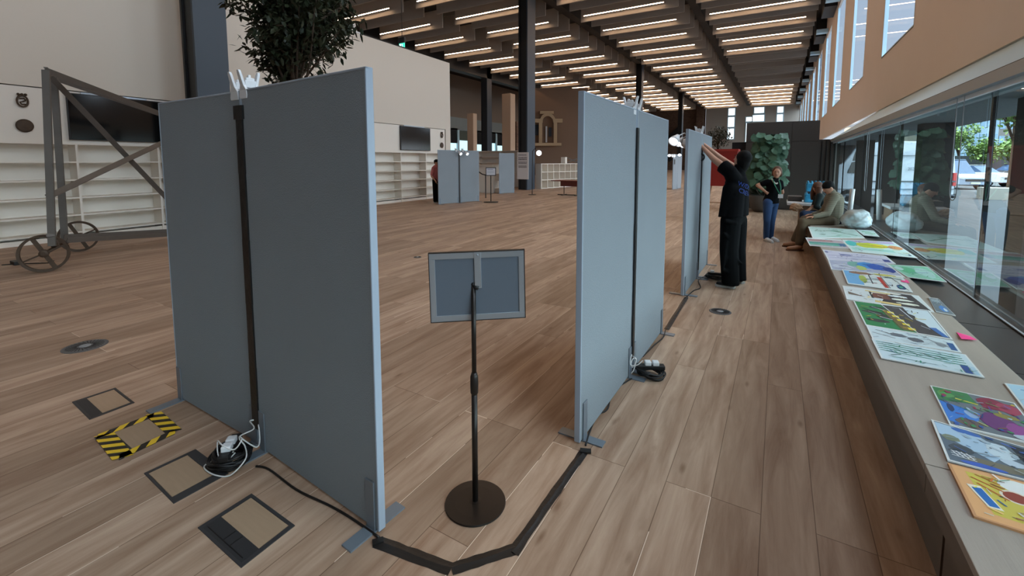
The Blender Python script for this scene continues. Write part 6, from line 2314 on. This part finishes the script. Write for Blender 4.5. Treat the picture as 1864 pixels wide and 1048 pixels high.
for a in (0.95, 4.15):
    w_ = MB().lathe([(0.20, -0.1), (0.34, -0.1), (0.35, 0.0), (0.34, 0.12), (0.2, 0.13)], vp(a, 0.12, 0.35), 24, axis=-vn_).build('wheel', mat('tyre', (22, 22, 24), 0.8), t)
    MB().lathe([(0.05, 0.0), (0.19, 0.02), (0.2, 0.0)], vp(a, 0.0, 0.35), 16, axis=-vn_).build('hubcap', M_alu, w_)
for a in (0.95, 4.15):
    MB().lathe([(0.20, -0.1), (0.34, -0.1), (0.35, 0.0), (0.34, 0.12), (0.2, 0.13)], vp(a, 1.85, 0.35), 24, axis=-vn_).build('wheel', mat('tyre', (22, 22, 24), 0.8), t)
MB().bar(vp(-0.12, 0.1, 0.45), vp(-0.12, 1.9, 0.45), 0.1, 0.16).build('bumper', mat('bumper_black', (34, 36, 40), 0.6), t)
MB().bar(vp(-0.07, 0.55, 0.95), vp(-0.07, 1.1, 0.95), 0.02, 0.12).build('number_plate', mat('plate_white', (220, 220, 200), 0.5), t)
vtx = text_obj('2021 W', 0.17, vp(1.62, -0.012, 1.45), Matrix((-vx, Vector((0, 0, 1)), (-vx).cross(Vector((0, 0, 1))))).transposed(), mat('van_ink', (60, 70, 90), 0.5), t, 'side_lettering')
vtx.rotation_euler = Matrix((-vx, Vector((0, 0, 1)), (-vx).cross(Vector((0, 0, 1))))).transposed().to_euler()
m = MB()
m.hexa([vp(3.55, -0.0, 1.35), vp(4.2, -0.0, 1.35), vp(4.2, 0.02, 1.35), vp(3.55, 0.02, 1.35), vp(3.55, 0.06, 2.2), vp(3.9, 0.06, 2.2), vp(3.9, 0.09, 2.2), vp(3.55, 0.09, 2.2)])
m.build('cab_window', M_screen, t)


def car(origin, fwd, body_m, label, L=4.4, Wd=1.8, H=1.5):
    fwd = Vector(fwd).normalized()
    sd = Vector((-fwd.y, fwd.x, 0))
    t = thing('parked_car', label, 'car', origin, 'cars parked across the street')
    o = Vector(origin)

    def q(a, b_, z):
        return o + fwd * a + sd * b_ + Vector((0, 0, z))
    lo = [(0, 0.3), (-0.02, 0.75), (0.15, 0.95), (1.2, 1.0), (3.9, 1.0), (L, 0.85), (L + 0.02, 0.3)]
    m = MB()
    n = len(lo)
    m.raw([q(a, -Wd / 2, z) for a, z in lo] + [q(a, Wd / 2, z) for a, z in lo], [tuple(range(n - 1, -1, -1)), tuple(range(n, 2 * n))] + [(i, (i + 1) % n, n + (i + 1) % n, n + i) for i in range(n)])
    m.build('body', body_m, t, bevel=0.05)
    hi = [(1.05, 0.98), (1.75, H - 0.03), (3.3, H), (4.05, 0.98)]
    m = MB()
    n = 4
    m.raw([q(a, -Wd / 2 + (0.08 if z < 1.2 else 0.2), z) for a, z in hi] + [q(a, Wd / 2 - (0.08 if z < 1.2 else 0.2), z) for a, z in hi], [tuple(range(n - 1, -1, -1)), tuple(range(n, 2 * n))] + [(i, (i + 1) % n, n + (i + 1) % n, n + i) for i in range(n)])
    m.build('cabin', mat('car_glass', (58, 84, 120), 0.1), t, bevel=0.03)
    m = MB()
    a0 = [q(1.75, -Wd / 2 + 0.22, H), q(3.3, -Wd / 2 + 0.22, H), q(3.3, Wd / 2 - 0.22, H), q(1.75, Wd / 2 - 0.22, H)]
    m.raw(a0 + [p + Vector((0, 0, 0.03)) for p in a0], [(0, 3, 2, 1), (4, 5, 6, 7), (0, 1, 5, 4), (1, 2, 6, 5), (2, 3, 7, 6), (3, 0, 4, 7)])
    m.build('roof', body_m, t)
    for a in (0.8, L - 0.8):
        for s_ in (-1, 1):
            MB().lathe([(0.2, -0.09), (0.31, -0.09), (0.32, 0.09), (0.2, 0.1)], q(a, s_ * (Wd / 2 - 0.08), 0.31), 18, axis=sd).build('wheel', MATS['tyre'], t)
    MB().bar(q(-0.03, -0.55, 0.6), q(-0.03, 0.55, 0.6), 0.03, 0.14).build('grille', M_black, t)
    for s_ in (-1, 1):
        MB().bar(q(-0.02, s_ * 0.62, 0.72), q(-0.02, s_ * 0.86, 0.76), 0.05, 0.12).build('headlight', M_wplast, t)
    MB().bar(q(-0.035, -0.26, 0.42), q(-0.035, 0.26, 0.42), 0.02, 0.11).build('number_plate', MATS['plate_white'], t)


def ground_at(x, depth):
    p = W(x, 300, depth)
    return Vector((p.x, p.y, GZ))


car(ground_at(1778, 28), Vector((FW.x, FW.y, 0)) + RT * 0.15, mat('silver_car', (170, 186, 210), 0.25), 'silver-blue car facing the hall, right of the van tail', H=1.9)
car(ground_at(1842, 31), Vector((FW.x, FW.y, 0)) - RT * 0.2, mat('white_car', (200, 206, 214), 0.25), 'white car at the right behind the window mullion')
car(ground_at(1808, 40), RT, mat('dark_car', (40, 46, 56), 0.25), 'dark car parked sideways beyond the silver one')
# bicycles-like dark clutter is left to the cars; street planters
p = ground_at(1822, 21)
tag(MB().box(p + Vector((-0.6, -0.5, 0)), p + Vector((0.6, 0.5, 0.55))).build('concrete_planter', mat('concrete', (188, 186, 178), 0.8)), 'low pale concrete planter on the street at the right', 'planter')


def building(x0, x1, depth, z1, m_w, m_g, label, rows, cols, roofm=None, dth=8, skip=0):
    a, b_ = W(x0, 300, depth), W(x1, 300, depth)
    a.z = b_.z = GZ
    u = (b_ - a)
    fn = Vector((FW.x, FW.y, 0)).normalized()
    t = thing('street_building', label, 'building', (a + b_) / 2, 'buildings across the street')
    m = MB()
    z = Vector((0, 0, z1 - GZ))
    v = fn * dth
    m.hexa([a, b_, b_ + v, a + v, a + z, b_ + z, b_ + v + z, a + v + z])
    m.build('wall', m_w, t)
    if roofm:
        q = [a - u * 0.02 - fn * 0.5 + z, b_ + u * 0.02 - fn * 0.5 + z, b_ + v + z, a + v + z]
        m = MB()
        m.hexa(q + [p + Vector((0, 0, 0.5)) for p in q])
        m.build('roof', roofm, t)
    H = z1 - GZ
    for r in range(rows):
        for c in range(cols):
            p0 = a + u * ((c + 0.18) / cols) + Vector((0, 0, 1.0 + (H - 1.0) * (r + 0.2) / rows)) - fn * 0.05
            w_ = u * (0.64 / cols)
            h_ = Vector((0, 0, (H - 1.0) * 0.58 / rows))
            m = MB()
            m.hexa([p0, p0 + w_, p0 + w_ + fn * 0.1, p0 + fn * 0.1, p0 + h_, p0 + w_ + h_, p0 + w_ + fn * 0.1 + h_, p0 + fn * 0.1 + h_])
            m.build('window', m_g, t)


M_bg = mat('blue_facade_glass', (110, 150, 180), 0.15)
building(1740, 1812, 62, 8.6, mat('blue_grey_cladding', (150, 176, 196), 0.6), M_bg, 'pale blue-grey modern building across the street', 3, 6, mat('flat_roof', (110, 118, 126), 0.7), dth=6)
building(1795, 1905, 86, 10.4, mat('brown_grey_wall', (128, 122, 120), 0.7), M_bg, 'brownish building behind the right-hand trees', 3, 7, MATS['flat_roof'])
building(1600, 1745, 70, 7.5, mat('pale_brick', (176, 168, 150), 0.8), M_bg, 'long pale low building seen above the van', 3, 10, MATS['flat_roof'])
tag(MB().bar(ground_at(1730, 46) + Vector((0, 0, 1.6)), ground_at(1900, 46) + Vector((0, 0, 1.6)), 0.15, 1.5).build('street_railing', mat('dark_rail', (54, 62, 66), 0.7)), 'dark railing behind the parked cars', 'railing')


def street_tree(x, depth, h, cr, seed, label, n=900):
    b0 = ground_at(x, depth)
    t = thing('street_tree', label, 'tree', b0, 'trees across the street')
    branchy(t, b0, b0 + Vector((0, 0, h)), seed, M_bark, M_leafo, 22, cr * 0.28, 0.12, n, 0.32, 0.22, b0 + Vector((0, 0, h)), Vector((cr, cr, cr * 0.75)))


street_tree(1742, 50, 4.8, 1.9, 41, 'green street tree just right of the dark pier above the van', 900)
street_tree(1790, 42, 2.9, 1.4, 42, 'low light-green street tree before the blue-grey building', 900)
street_tree(1838, 44, 3.2, 1.9, 43, 'light-green street tree right of the window mullion', 900)
street_tree(1840, 26, 5.7, 1.4, 44, 'tall tree whose branches hang in at the top right', 700)
street_tree(1700, 60, 4.5, 2.0, 45, 'green tree hidden mostly by the dark pier', 600)
